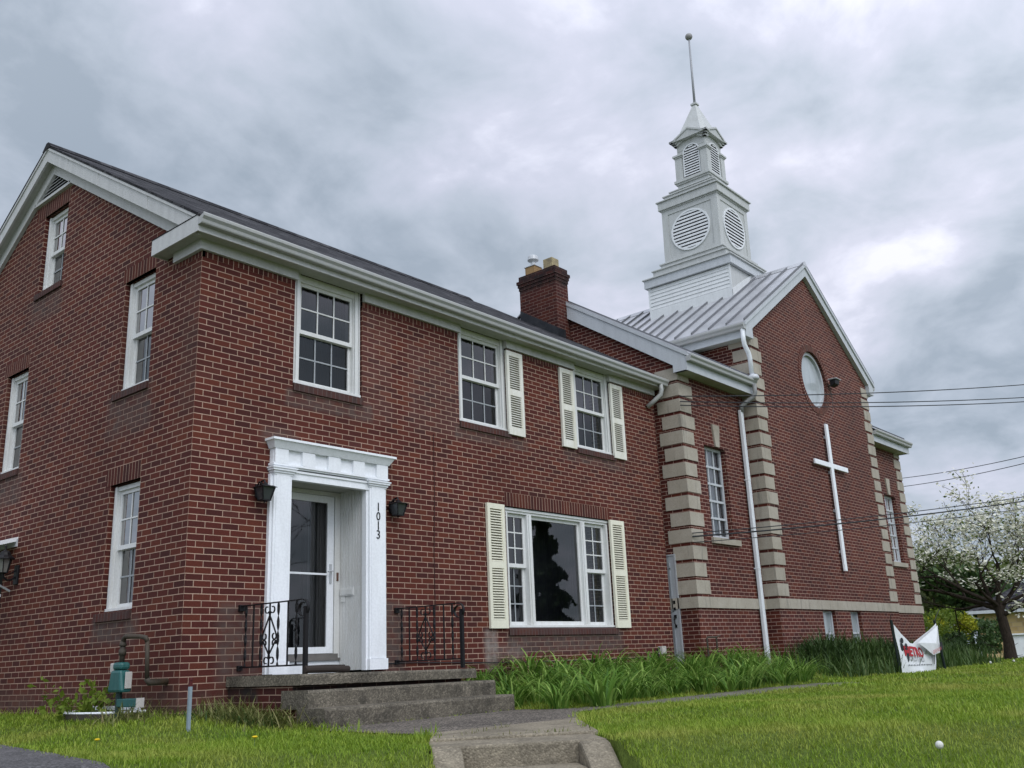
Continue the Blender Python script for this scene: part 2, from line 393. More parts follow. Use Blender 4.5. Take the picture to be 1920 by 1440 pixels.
def mat_metalroof():
    g = NG('metal_roof'); p = g.pos(); n = g.noise(p, 1.3, 4, 0.5); n2 = g.noise(p, 9, 4, 0.6)
    c = g.mix(g.ramp(n.outputs['Fac'], [(0.3, 0.0), (0.7, 1.0)]), (0.40, 0.405, 0.42), (0.56, 0.565, 0.58))
    g.bsdf(c, rough=g.ramp(n2.outputs['Fac'], [(0.3, 0.30), (0.7, 0.40)]), spec=0.5, metal=0.45); return g.m
metal_roof = mat_metalroof(); seam_m = mat_paint('seam_shade_dirt', (0.13, 0.135, 0.145), 0.5, 0.1)  # seams darkened: side shading and dirt put into their colour
def mat_shingle():
    g = NG('asphalt_shingle'); uv = g.uv()
    b = g.node('ShaderNodeTexBrick', offset=0.37, offset_frequency=2); g.L.new(uv, b.inputs['Vector'])
    g.set(b, Color1=(0,0,0,1), Color2=(1,1,1,1), Mortar=(0,0,0,1), Scale=1.0)
    b.inputs['Mortar Size'].default_value = 0.006; b.inputs['Mortar Smooth'].default_value = 0.6; b.inputs['Brick Width'].default_value = 0.19; b.inputs['Row Height'].default_value = 0.135
    sc = g.node('ShaderNodeSeparateColor'); g.L.new(b.outputs['Color'], sc.inputs[0])
    n = g.noise(uv, 90, 4, 0.7); nb = g.noise(uv, 1.2, 4, 0.55)
    c = g.ramp(sc.outputs[0], [(0.0, (0.008, 0.008, 0.010)), (0.5, (0.022, 0.022, 0.025)), (1.0, (0.060, 0.059, 0.063))])
    c = g.mix(1.0, c, g.ramp(n.outputs['Fac'], [(0.3, 0.6), (0.7, 1.5)]), 'MULTIPLY')
    c = g.mix(1.0, c, g.ramp(nb.outputs['Fac'], [(0.3, 0.8), (0.7, 1.25)]), 'MULTIPLY')
    h = g.math('ADD', g.math('MULTIPLY', sc.outputs[0], 0.6), g.math('MULTIPLY', n.outputs['Fac'], 0.4))
    g.bsdf(c, rough=0.92, spec=0.2, bump=h, bstr=0.7, bdist=0.012); return g.m
shingle = mat_shingle()
def mat_stone():
    g = NG('limestone'); p = g.pos(); n = g.noise(p, 2.2, 6, 0.65, 0.4); n2 = g.noise(p, 45, 4, 0.6)
    mp = g.node('ShaderNodeMapping'); mp.inputs['Scale'].default_value = (7, 7, 1.0); g.L.new(p, mp.inputs[0]); st = g.noise(mp.outputs[0], 1.3, 5, 0.6)
    c = g.mix(g.ramp(n.outputs['Fac'], [(0.3, 0.0), (0.7, 1.0)]), (0.305, 0.275, 0.22), (0.40, 0.365, 0.305))
    c = g.mix(g.ramp(st.outputs['Fac'], [(0.56, 0.0), (0.80, 0.75)]), c, (0.115, 0.112, 0.10))
    c = g.mix(1.0, c, g.ramp(n2.outputs['Fac'], [(0.3, 0.88), (0.7, 1.08)]), 'MULTIPLY')
    g.bsdf(c, rough=0.85, spec=0.2, bump=n2.outputs['Fac'], bstr=0.2, bdist=0.004); return g.m
stone = mat_stone()
def mat_concrete(name, c0, c1, pebble=0.0, dark=(0.03, 0.03, 0.028), dk=0.5, scale=1.0):
    g = NG(name); p = g.pos(); n = g.noise(p, 1.8*scale, 6, 0.65, 0.3); n2 = g.noise(p, 55, 5, 0.7)
    c = g.mix(g.ramp(n.outputs['Fac'], [(0.3, 0.0), (0.7, 1.0)]), c0, c1)
    mp = g.node('ShaderNodeMapping'); mp.inputs['Scale'].default_value = (4, 4, 4); mp.inputs['Location'].default_value = (3, 1, 2); g.L.new(p, mp.inputs[0])
    s2 = g.noise(mp.outputs[0], 0.9*scale, 6, 0.7)
    c = g.mix(g.math('MULTIPLY', g.ramp(s2.outputs['Fac'], [(0.46, 0.0), (0.70, 1.0)]), dk), c, dark)
    h = n2.outputs['Fac']
    if pebble > 0:
        v = g.node('ShaderNodeTexVoronoi'); v.inputs['Scale'].default_value = 70; g.L.new(p, v.inputs['Vector'])
        sc = g.node('ShaderNodeSeparateColor'); g.L.new(v.outputs['Color'], sc.inputs[0])
        c = g.mix(pebble, c, g.mix(1.0, c, g.ramp(sc.outputs[0], [(0.0, 0.35), (0.6, 1.0), (1.0, 2.4)]), 'MULTIPLY'))
        h = g.math('SUBTRACT', 1.0, v.outputs['Distance'])
    c = g.mix(1.0, c, g.ramp(n2.outputs['Fac'], [(0.3, 0.75), (0.7, 1.22)]), 'MULTIPLY')
    g.bsdf(c, rough=0.9, spec=0.2, bump=h, bstr=0.6, bdist=0.008); return g.m
conc_dark = mat_concrete('weathered_concrete', (0.098, 0.086, 0.066), (0.150, 0.132, 0.102), 0.4, dark=(0.022,0.021,0.019), dk=0.75)
conc_light = mat_concrete('pale_concrete', (0.175, 0.152, 0.112), (0.255, 0.222, 0.165), 0.25, dark=(0.065, 0.056, 0.043), dk=0.6)
aggregate = mat_concrete('exposed_aggregate', (0.09, 0.078, 0.066), (0.14, 0.122, 0.102), 0.95, dk=0.4)
asphalt = mat_concrete('asphalt', (0.075, 0.073, 0.075), (0.11, 0.105, 0.105), 0.6, dk=0.3)
def mat_ground():
    g = NG('lawn_soil'); p = g.pos(); n = g.noise(p, 0.8, 6, 0.6); n2 = g.noise(p, 30, 4, 0.7)
    c = g.mix(g.ramp(n.outputs['Fac'], [(0.35, 0.0), (0.65, 1.0)]), (0.07, 0.105, 0.018), (0.115, 0.155, 0.028))
    c = g.mix(1.0, c, g.ramp(n2.outputs['Fac'], [(0.3, 0.5), (0.7, 1.3)]), 'MULTIPLY')
    g.bsdf(c, rough=0.95, spec=0.1, bump=n2.outputs['Fac'], bstr=0.6, bdist=0.03); return g.m
soil = mat_ground()
def mat_leaf(name, c0, c1, c2=None, trans=0.35, patch=None, pscale=0.45):
    """tint attribute runs from c0 to c1 (to c2); optional large patches of another hue"""
    g = NG(name); at = g.node('ShaderNodeAttribute', attribute_name='tint')
    st = [(0.0, c0), (1.0, c1)] if c2 is None else [(0.0, c0), (0.55, c1), (1.0, c2)]
    c = g.ramp(at.outputs['Fac'], st)
    if patch is not None:
        n = g.noise(g.pos(), pscale, 5, 0.62); c = g.mix(g.ramp(n.outputs['Fac'], [(0.46, 0.0), (0.68, 0.75)]), c, g.mix(0.6, c, patch))
    d = g.node('ShaderNodeBsdfPrincipled'); g.L.new(c, d.inputs['Base Color']); d.inputs['Roughness'].default_value = 0.6; d.inputs['Specular IOR Level'].default_value = 0.25
    t = g.node('ShaderNodeBsdfTranslucent'); g.L.new(c, t.inputs[0])
    mx = g.node('ShaderNodeMixShader'); mx.inputs[0].default_value = trans; g.L.new(d.outputs[0], mx.inputs[1]); g.L.new(t.outputs[0], mx.inputs[2])
    g.L.new(mx.outputs[0], g.out.inputs[0]); return g.m
grass_m = mat_leaf('grass_blades', (0.095, 0.175, 0.014), (0.215, 0.315, 0.026), (0.37, 0.42, 0.08), 0.35, patch=(0.44, 0.37, 0.11), pscale=0.75)
lily_m = mat_leaf('lily_leaves', (0.050, 0.125, 0.016), (0.125, 0.245, 0.032), (0.27, 0.39, 0.09), 0.35)
weed_m = mat_leaf('weed_leaves', (0.028, 0.060, 0.014), (0.060, 0.110, 0.024), (0.115, 0.15, 0.05), 0.3)
dryweed_m = mat_leaf('dry_weeds', (0.09, 0.115, 0.03), (0.17, 0.18, 0.055), (0.25, 0.22, 0.10), 0.25)
bush_dark = mat_leaf('dark_shrub_leaves', (0.020, 0.042, 0.012), (0.045, 0.085, 0.022), (0.08, 0.125, 0.04), 0.25)
forsy_m = mat_leaf('yellow_shrub_leaves', (0.13, 0.17, 0.012), (0.29, 0.30, 0.018), (0.42, 0.40, 0.03), 0.3)
lime_m = mat_leaf('lime_leaves', (0.065, 0.115, 0.012), (0.135, 0.20, 0.022), (0.22, 0.27, 0.045), 0.35)
olive_m = mat_leaf('olive_leaves', (0.055, 0.085, 0.022), (0.10, 0.13, 0.035), (0.15, 0.175, 0.06), 0.3)
petal_m = mat_leaf('dogwood_bracts', (0.50, 0.50, 0.36), (0.72, 0.71, 0.58), (0.84, 0.83, 0.74), 0.3)
dogleaf_m = mat_leaf('dogwood_leaves', (0.045, 0.075, 0.012), (0.10, 0.15, 0.025), (0.17, 0.21, 0.05), 0.35)
conif_m = mat_leaf('conifer_needles', (0.020, 0.040, 0.014), (0.045, 0.075, 0.024), (0.07, 0.10, 0.035), 0.1)
def mat_bark():
    g = NG('bark'); p = g.pos(); mp = g.node('ShaderNodeMapping'); mp.inputs['Scale'].default_value = (9, 9, 2.5); g.L.new(p, mp.inputs[0]); n = g.noise(mp.outputs[0], 3, 6, 0.7)
    c = g.ramp(n.outputs['Fac'], [(0.3, (0.018, 0.014, 0.011)), (0.7, (0.065, 0.05, 0.040))])
    g.bsdf(c, rough=0.95, spec=0.1, bump=n.outputs['Fac'], bstr=0.8, bdist=0.02); return g.m
bark = mat_bark()
def mat_glass(name, tint=0.75, refl=1.0, body=(0.012, 0.015, 0.02)):
    """window glass: mirror-like sky reflection by Fresnel over a tinted see-through pane"""
    g = NG(name); fr = g.node('ShaderNodeFresnel'); fr.inputs['IOR'].default_value = 1.52
    n = g.noise(g.pos(), 1.7, 2, 0.5); bn = g.node('ShaderNodeBump'); bn.inputs['Strength'].default_value = 0.03; bn.inputs['Distance'].default_value = 0.05; g.L.new(n.outputs['Fac'], bn.inputs['Height'])
    gl = g.node('ShaderNodeBsdfGlossy'); gl.inputs['Roughness'].default_value = 0.015; gl.inputs['Color'].default_value = (refl, refl, refl, 1); g.L.new(bn.outputs[0], gl.inputs['Normal'])
    tr = g.node('ShaderNodeBsdfTransparent'); tr.inputs[0].default_value = (tint, tint*1.01, tint*1.03, 1)
    f2 = g.math('MULTIPLY', fr.outputs[0], 1.35, clamp=True)      # two glass faces reflect
    mx = g.node('ShaderNodeMixShader'); g.L.new(f2, mx.inputs[0]); g.L.new(tr.outputs[0], mx.inputs[1]); g.L.new(gl.outputs[0], mx.inputs[2])
    g.L.new(mx.outputs[0], g.out.inputs[0]); return g.m
glass = mat_glass('window_glass', 0.62)
glass_scr = mat_glass('screened_glass', 0.42, 0.65)
glass_side = mat_glass('side_glass', 0.5, 0.42); glass_side_scr = mat_glass('side_screened_glass', 0.4, 0.22)
def mat_flat(name, col, rough=0.6):
    g = NG(name); n = g.noise(g.pos(), 25, 3); c = g.mix(1.0, col, g.ramp(n.outputs['Fac'], [(0.3, 0.9), (0.7, 1.08)]), 'MULTIPLY'); g.bsdf(c, rough=rough, spec=0.25); return g.m
banner_w = mat_paint('banner_vinyl', (0.68, 0.70, 0.71), 0.45, 0.15, streak=False)
ink_red = mat_flat('ink_red', (0.38, 0.02, 0.03)); ink_black = mat_flat('ink_black', (0.015, 0.016, 0.02)); ink_grey = mat_flat('ink_grey', (0.20, 0.21, 0.22)); ink_pink = mat_flat('ink_pink', (0.55, 0.16, 0.17))
post_dark = mat_flat('dark_green_post', (0.012, 0.02, 0.018))
yellow_f = mat_flat('dandelion_yellow', (0.75, 0.52, 0.02)); seed_f = mat_flat('dandelion_seed', (0.6, 0.6, 0.56)); stem_f = mat_flat('dandelion_stem', (0.10, 0.16, 0.04))
brick_yellow = mat_brick('yellow_brick', dark=1.0)
def recolor_yellow():
    g = NG('tan_brick'); uv = g.uv(); b = g.node('ShaderNodeTexBrick'); g.L.new(uv, b.inputs['Vector'])
    g.set(b, Color1=(0.34, 0.235, 0.10, 1), Color2=(0.50, 0.375, 0.185, 1), Mortar=(0.38, 0.29, 0.18, 1), Scale=1.0)
    b.inputs['Brick Width'].default_value = 0.42; b.inputs['Row Height'].default_value = 0.2; b.inputs['Mortar Size'].default_value = 0.016
    n = g.noise(uv, 1.5, 4); c = g.mix(1.0, b.outputs['Color'], g.ramp(n.outputs['Fac'], [(0.3, 0.85), (0.7, 1.1)]), 'MULTIPLY')
    g.bsdf(c, rough=0.85, spec=0.2); return g.m
brick_yellow = recolor_yellow(); bpy.data.materials.remove(bpy.data.materials['yellow_brick'])

# ================================================================== THE HOUSE
ROW = 0.0677
HF = lambda a, d, z: (a, d, z)          # front wall: a = x, d inward, z up
HG = lambda a, d, z: (d, a, z)          # gable wall: a = y, d inward
LX, LY = 9.31, 8.0                      # length of the front, depth of the gable
SL = 0.612                              # roof slope
house = thing('brick_house', 'two storey red brick house with dark shingle roof, shutters and white front door', 'house', (0,0,0))

def sash_window(parent, T, a0, a1, z0, z1, inset, cols=3, rows=2, cas=0.062, curtain_backing=backing_m, sill=None, lintel=None, sash_sp=None, label=None, head=0.05, gl=None):
    """white double hung window: casing, two sashes with muntins, panes, curtain, brick sill and lintel"""
    c = MB(T); i0 = inset
    c.box(a0, a0+cas, i0, i0+0.16, z0, z1); c.box(a1-cas, a1, i0, i0+0.16, z0, z1)
    c.box(a0+cas, a1-cas, i0, i0+0.16, z1-head, z1)
    c.box(a0+cas*0.45, a0+cas, i0-0.018, i0, z0+0.03, z1); c.box(a1-cas, a1-cas*0.45, i0-0.018, i0, z0+0.03, z1)
    c.box(a0, a0+0.018, i0-0.012, i0, z0+0.03, z1); c.box(a1-0.018, a1, i0-0.012, i0, z0+0.03, z1)
    c.box(a0, a1, i0-0.03, i0+0.16, z0-0.0, z0+0.03)
    # inner stops
    c.box(a0+cas, a0+cas+0.012, i0+0.012, i0+0.16, z0+0.03, z1-head); c.box(a1-cas-0.012, a1-cas, i0+0.012, i0+0.16, z0+0.03, z1-head)
    w = c.build('window', vinyl, parent)
    if label: w['label'] = label
    b0, b1 = a0+cas+0.012, a1-cas-0.012; zb, zt = z0+0.03, z1-head; zm = (zb+zt)/2+0.005
    def sash(y0, zlo, zhi, mun, pn, glassm, munm):
        s = MB(T); st = 0.038
        s.box(b0, b0+st, y0, y0+0.035, zlo, zhi); s.box(b1-st, b1, y0, y0+0.035, zlo, zhi)
        s.box(b0+st, b1-st, y0, y0+0.035, zlo, zlo+0.05); s.box(b0+st, b1-st, y0, y0+0.035, zhi-0.045, zhi)
        so = s.build('sash', vinyl, w)
        g0, g1, h0, h1 = b0+st, b1-st, zlo+0.05, zhi-0.045
        p = MB(T); p.face([(g0, y0+0.016, h0), (g1, y0+0.016, h0), (g1, y0+0.016, h1), (g0, y0+0.016, h1)])
        p.build('pane', glassm, w, recalc=False)
        mu = MB(T)
        for k in range(1, cols):
            x = g0+(g1-g0)*k/cols; mu.box(x-0.009, x+0.009, y0+0.006, y0+0.013, h0, h1)
        for k in range(1, rows):
            z = h0+(h1-h0)*k/rows; mu.box(g0, g1, y0+0.0045, y0+0.0145, z-0.009, z+0.009)
        mu.build('muntin_grid', munm, w)
    sash(i0+0.028, zm-0.02, zt, 0, 0, gl[0] if gl else glass, vinyl)
    sash(i0+0.066, zb, zm+0.02, 0, 0, gl[1] if gl else glass_scr, grey_muntin)
    if curtain_backing is not None:  # pleated sheet added behind the panes as backing for the dark room
        k = MB(T); n = 28; y = i0+0.42; e0, e1 = a0-0.05, a1+0.05
        P = [(e0+(e1-e0)*i/n, y+0.022*math.sin(i*1.9)+0.012*math.sin(i*0.7)) for i in range(n+1)]
        for i in range(n): k.face([(P[i][0],P[i][1],z0-0.1),(P[i+1][0],P[i+1][1],z0-0.1),(P[i+1][0],P[i+1][1],z1+0.1),(P[i][0],P[i][1],z1+0.1)])
        k.build('curtain_backing', curtain_backing, w, smooth=True)
    if sill:
        s = MB(T); a, b, lo, hi = sill
        s.hexa([(a,-0.028,lo),(b,-0.028,lo),(b,inset-0.002,lo),(a,inset-0.002,lo),(a,-0.028,hi-0.018),(b,-0.028,hi-0.018),(b,inset-0.002,hi),(a,inset-0.002,hi)])
        s.build('sill', rowlock, w)
    if lintel:
        s = MB(T); a, b, lo, hi = lintel; s.box(a, b, -0.003, 0.05, lo, hi); s.build('lintel', soldier, w)
    return w

# walls
W1, W2, W3 = (1.277, 2.345), (4.128, 5.19), (6.87, 7.915)
front_holes = [(W1[0], W1[1], 3.69, 5.14), (W2[0], W2[1], 3.69, 5.14), (W3[0], W3[1], 3.69, 5.14), (5.03, 7.645, 0.86, 2.577), (1.10, 2.50, 0.30, 2.62, 0.0)]
wall('front_wall', brick_front, house, HF, [(0,-0.6),(LX,-0.6),(LX,5.14),(0,5.14)], front_holes, 0.15)
zr = lambda y: 5.31+(min(y, 8-y)+0.22)*SL
gh = [(3.53, 4.25, 5.69, 6.885), (0.995, 1.70, 3.69, 5.10), (4.29, 4.97, 3.19, 4.62), (1.02, 1.70, 1.13, 2.567), (4.42, 5.40, 0.0, 2.12)]
wall('gable_wall', brick_gable, house, HG, [(0,-0.6),(8,-0.6),(8,5.2),(4,7.70),(0,5.2)], gh, 0.16)
bk = MB(); bk.face([(0,8,-0.6),(LX,8,-0.6),(LX,8,5.2),(0,8,5.2)]); bk.face([(LX,0,-0.6),(LX,8,-0.6),(LX,8,5.3),(LX,4,7.7),(LX,0,5.3)]); bk.build('rear_wall', brick_gable, house, recalc=False)
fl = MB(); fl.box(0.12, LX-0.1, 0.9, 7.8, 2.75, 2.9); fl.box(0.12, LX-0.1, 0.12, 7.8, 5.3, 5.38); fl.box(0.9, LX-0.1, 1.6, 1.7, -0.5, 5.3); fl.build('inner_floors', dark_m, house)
# soldier course under the front frieze
segs = [(0.0, W1[0]), (W1[1], W2[0]), (W2[1], W3[0]), (W3[1], LX)]
for a, b in segs: MB(HF).box(a, b, -0.003, 0.04, 4.925, 5.0).build('soldier_course', soldier, house)
sg = MB(HG); sg.box(-0.003, 0.60, -0.003, 0.04, 4.925, 5.0); sg.build('soldier_course', soldier, house)

# windows on the front
sash_window(house, HF, W1[0]+0.015, W1[1]-0.012, 3.705, 5.115, 0.045, sill=(W1[0]-0.002, W1[1]-0.0, 3.60, 3.703), head=0.09, cas=0.085)
sash_window(house, HF, W2[0]+0.015, W2[1]-0.012, 3.705, 5.115, 0.045, sill=(W2[0]-0.002, W2[1]+0.02, 3.60, 3.703), head=0.09, cas=0.085)
sash_window(house, HF, W3[0]+0.012, W3[1]-0.012, 3.705, 5.115, 0.045, sill=(W3[0]-0.01, W3[1]+0.02, 3.60, 3.703), head=0.09, cas=0.085)
# windows in the gable wall
sash_window(house, HG, 3.55, 4.235, 5.70, 6.87, 0.065, cols=2, gl=(glass_side, glass_side_scr), curtain_backing=backing_d, sill=(3.50, 4.32, 5.595, 5.695))
sash_window(house, HG, 1.01, 1.685, 3.705, 5.085, 0.065, cols=2, gl=(glass_side, glass_side_scr), curtain_backing=backing_d, sill=(0.985, 1.80, 3.60, 3.70), lintel=(0.99, 1.76, 5.10, 5.285))
sash_window(house, HG, 4.305, 4.955, 3.205, 4.605, 0.065, cols=2, gl=(glass_side, glass_side_scr), curtain_backing=backing_d, sill=(4.27, 5.07, 3.10, 3.20), lintel=(4.29, 5.08, 4.62, 4.815))
sash_window(house, HG, 1.035, 1.685, 1.14, 2.55, 0.065, cols=2, gl=(glass_side, glass_side_scr), curtain_backing=backing_d, sill=(1.02, 1.815, 1.03, 1.135), lintel=(1.03, 1.80, 2.567, 2.77))
sd = MB(HG); sd.box(3.50, 4.52, -0.003, 0.03, 6.885, 7.10); sd.build('soldier_course', soldier, house)

# big triple window on the ground floor
tw = MB(HF); y0 = 0.045; A0, A1, Z0, Z1 = 5.045, 7.63, 0.875, 2.565
for a, b in ((A0, A0+0.06), (5.565, 5.67), (6.90, 6.995), (A1-0.07, A1)): tw.box(a, b, y0, y0+0.17, Z0+0.03, Z1)
for a, b in ((A0+0.03, A0+0.06), (A1-0.07, A1-0.035), (5.59, 5.645), (6.92, 6.975)): tw.box(a, b, y0-0.018, y0, Z0+0.03, Z1-0.07)
tw.box(A0, A1, y0-0.03, y0+0.17, Z0, Z0+0.03)
for a, b in ((A0+0.06, 5.565), (5.67, 6.90), (6.995, A1-0.07)): tw.box(a, b, y0, y0+0.17, Z1-0.07, Z1)
tw.box(A0, A1, y0-0.02, y0-0.001, Z1-0.035, Z1)
twin = tw.build('triple_window', vinyl, house)
def mini_sash(b0, b1, ylo, yhi):
    zb, zt = Z0+0.03, Z1-0.07; zm = (zb+zt)/2+0.04
    for (yy, lo, hi, gm, mm) in ((ylo, zm-0.02, zt, glass, vinyl), (yhi, zb, zm+0.02, glass_scr, grey_muntin)):
        s = MB(HF); st = 0.05
        s.box(b0, b0+st, yy, yy+0.035, lo, hi); s.box(b1-st, b1, yy, yy+0.035, lo, hi); s.box(b0+st, b1-st, yy, yy+0.035, lo, lo+0.055); s.box(b0+st, b1-st, yy, yy+0.035, hi-0.05, hi)
        s.build('sash', vinyl, twin)
        g0, g1, h0, h1 = b0+st, b1-st, lo+0.055, hi-0.05
        MB(HF).face([(g0,yy+0.016,h0),(g1,yy+0.016,h0),(g1,yy+0.016,h1),(g0,yy+0.016,h1)]).build('pane', gm, twin, recalc=False)
        mu = MB(HF); x = (g0+g1)/2; mu.box(x-0.009, x+0.009, yy+0.006, yy+0.013, h0, h1)
        for k in (1, 2): z = h0+(h1-h0)*k/3; mu.box(g0, g1, yy+0.0045, yy+0.0145, z-0.009, z+0.009)
        mu.build('muntin_grid', mm, twin)
mini_sash(A0+0.06, 5.565, y0+0.05, y0+0.09); mini_sash(6.995, A1-0.07, y0+0.05, y0+0.09)
pf = MB(HF); pf.box(5.67,5.71,y0+0.05,y0+0.10,Z0+0.03,Z1-0.07); pf.box(6.86,6.90,y0+0.05,y0+0.10,Z0+0.03,Z1-0.07); pf.box(5.71,6.86,y0+0.05,y0+0.10,Z0+0.03,Z0+0.09); pf.box(5.71,6.86,y0+0.05,y0+0.10,Z1-0.12,Z1-0.07)
pf.build('sash', vinyl, twin)
MB(HF).face([(5.71,y0+0.07,Z0+0.09),(6.86,y0+0.07,Z0+0.09),(6.86,y0+0.07,Z1-0.12),(5.71,y0+0.07,Z1-0.12)]).build('pane', glass, twin, recalc=False)
cu = MB(HF); n = 60
for i in range(n):
    xa, xb = 4.95+(2.8)*i/n, 4.95+2.8*(i+1)/n; ya, yb = 0.75+0.02*math.sin(i*1.7), 0.75+0.02*math.sin((i+1)*1.7)
    cu.face([(xa,ya,0.7),(xb,yb,0.7),(xb,yb,2.7),(xa,ya,2.7)])
cu.build('curtain_backing', backing_d, twin, smooth=True)  # added dark backing, stands in for the unlit room
s = MB(HF); s.hexa([(5.005,-0.03,0.768),(7.655,-0.03,0.768),(7.655,0.04,0.768),(5.005,0.04,0.768),(5.005,-0.03,0.85),(7.655,-0.03,0.85),(7.655,0.04,0.872),(5.005,0.04,0.872)]); s.build('sill', rowlock, twin)
s = MB(HF); s.box(5.025, 7.64, -0.003, 0.06, 2.577, 2.776); s.build('lintel', soldier, twin)

# shutters: frame, louvres and mid rail in one panel
def shutter(a0, a1, z0, z1, mat, label, tilt=0.0, split=0.50):
    m = MB(HF); y0, y1 = -0.045, -0.006; st = 0.055; zm = z0+(z1-z0)*split
    dx = tilt
    def sh(p): return (p[0]+dx*(p[2]-z0), p[1], p[2])
    m.T = lambda a, d, z: sh((a, d, z))
    m.box(a0, a0+st, y0, y1, z0, z1); m.box(a1-st, a1, y0, y1, z0, z1)
    m.box(a0+st, a1-st, y0, y1, z0, z0+0.11); m.box(a0+st, a1-st, y0, y1, z1-0.075, z1); m.box(a0+st, a1-st, y0, y1, zm-0.045, zm+0.045)
    m.box(a0+st, a0+st+0.012, y0+0.008, y1-0.012, z0+0.11, z1-0.075); m.box(a1-st-0.012, a1-st, y0+0.008, y1-0.012, z0+0.11, z1-0.075)
    for lo, hi in ((z0+0.11, zm-0.045), (zm+0.045, z1-0.075)):
        n = int(round((hi-lo)/0.036)); h = (hi-lo)/n
        for k in range(n):
            z = lo+h*k
            m.hexa([(a0+st+0.012,y0+0.003,z+0.002),(a1-st-0.012,y0+0.003,z+0.002),(a1-st-0.012,y1-0.013,z+h*0.50),(a0+st+0.012,y1-0.013,z+h*0.50),
                    (a0+st+0.012,y0+0.003,z+0.014),(a1-st-0.012,y0+0.003,z+0.014),(a1-st-0.012,y1-0.013,z+h*0.72),(a0+st+0.012,y1-0.013,z+h*0.72)])
    o = m.build('shutter', mat, house); o['label'] = label
    b = MB(m.T); b.box(a0+st, a1-st, y1-0.012, y1-0.001, z0+0.11, z1-0.075); b.build('louvre_shade_backing', shut_back, o); return o  # backing sheet carries the louvre gap shadow in its colour
shutter(5.15, 5.52, 3.65, 4.957, cream_hi, 'weathered pale shutter right of the middle upper window')
shutter(6.463, 6.82, 3.65, 4.957, cream_hi, 'weathered pale shutter left of the right upper window')
shutter(7.872, 8.232, 3.65, 4.957, cream_hi, 'weathered pale shutter right of the right upper window')
shutter(4.60, 4.967, 0.862, 2.578, cream, 'cream shutter left of the triple window')
shutter(7.60, 7.99, 0.862, 2.578, cream, 'cream shutter right of the triple window')

# roof
ov = 0.165; RZ = zr(4.0)
def roof_slab(m, x0, x1, ya, za, yb, zb, t):
    m.hexa([(x0,ya,za-t),(x1,ya,za-t),(x1,yb,zb-t),(x0,yb,zb-t),(x0,ya,za),(x1,ya,za),(x1,yb,zb),(x0,yb,zb)])
m = MB(); zE = 5.31+(-0.285+0.22)*SL
roof_slab(m, -ov-0.02, 9.405, -0.285, zE, 4.0, RZ, 0.035); roof_slab(m, -ov-0.02, 9.405, 8.285, zE, 4.0, RZ, 0.035)
roof = m.build('roof', shingle, house)
rc = MB(); rc.hexa([(-ov-0.025,3.86,RZ-0.075),(8.75,3.86,RZ-0.075),(8.75,4.14,RZ-0.075),(-ov-0.025,4.14,RZ-0.075),(-ov-0.025,3.97,RZ+0.03),(8.75,3.97,RZ+0.03),(8.75,4.03,RZ+0.03),(-ov-0.025,4.03,RZ+0.03)]); rc.build('ridge_cap', shingle, roof)
# eave: frieze, soffit, fascia, gutter
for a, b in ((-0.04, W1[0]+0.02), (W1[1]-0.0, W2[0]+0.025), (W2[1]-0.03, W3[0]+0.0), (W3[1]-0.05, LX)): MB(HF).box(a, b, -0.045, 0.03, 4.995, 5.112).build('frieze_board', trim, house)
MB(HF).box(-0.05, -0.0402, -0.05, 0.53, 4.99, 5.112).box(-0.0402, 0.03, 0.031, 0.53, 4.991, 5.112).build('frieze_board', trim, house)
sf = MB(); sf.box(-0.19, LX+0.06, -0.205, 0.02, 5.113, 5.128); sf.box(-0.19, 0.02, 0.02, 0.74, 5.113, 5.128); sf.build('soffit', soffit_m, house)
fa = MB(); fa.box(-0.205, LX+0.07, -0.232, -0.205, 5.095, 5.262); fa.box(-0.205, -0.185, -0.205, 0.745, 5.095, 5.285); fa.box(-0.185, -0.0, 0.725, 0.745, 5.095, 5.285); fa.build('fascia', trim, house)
rt = MB(); rt.hexa([(-0.21,-0.23,5.286),(0,-0.23,5.286),(0,0.75,5.286),(-0.21,0.75,5.286),(-0.21,-0.23,5.296),(0,-0.23,5.345),(0,0.75,5.345),(-0.21,0.75,5.296)]); rt.build('return_shingles', shingle, roof)
def gutter_profile(h=0.115, d=0.115):
    return [(0,0),(-0.070*d/0.115,0),(-0.078*d/0.115,0.012),(-0.085*d/0.115,0.045*h/0.115),(-0.112*d/0.115,0.075*h/0.115),(-0.115*d/0.115,h-0.012),(-0.112*d/0.115,h),(-0.098*d/0.115,h),(-0.098*d/0.115,h-0.012),(0,h-0.035)]
def gutter(parent, mat, p0, p1, out, h=0.115, d=0.115, name='gutter'):
    """K-style gutter between two points along its back-bottom edge; out = unit vector away from the wall"""
    prof = gutter_profile(h, d); P0, P1, o = Vector(p0), Vector(p1), Vector(out); m = MB(); n = len(prof)
    b = m.pts([tuple(P0 - o*q[0] + Vector((0,0,q[1]))) for q in prof] + [tuple(P1 - o*q[0] + Vector((0,0,q[1]))) for q in prof])
    for i in range(n): m.f.append((b+i, b+(i+1) % n, b+n+(i+1) % n, b+n+i))
    m.f.append(tuple(range(b, b+n))); m.f.append(tuple(range(b+2*n-1, b+n-1, -1)))
    return m.build(name, mat, parent)
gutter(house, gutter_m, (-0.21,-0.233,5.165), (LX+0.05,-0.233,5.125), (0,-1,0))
e = MB(); e.tube([(9.16,-0.275,5.14),(9.17,-0.28,5.03),(9.17,-0.26,4.95),(9.13,-0.16,4.86),(9.05,-0.03,4.74)], 0.042, 10); e.build('gutter_elbow', gutter_m, house, smooth=True)
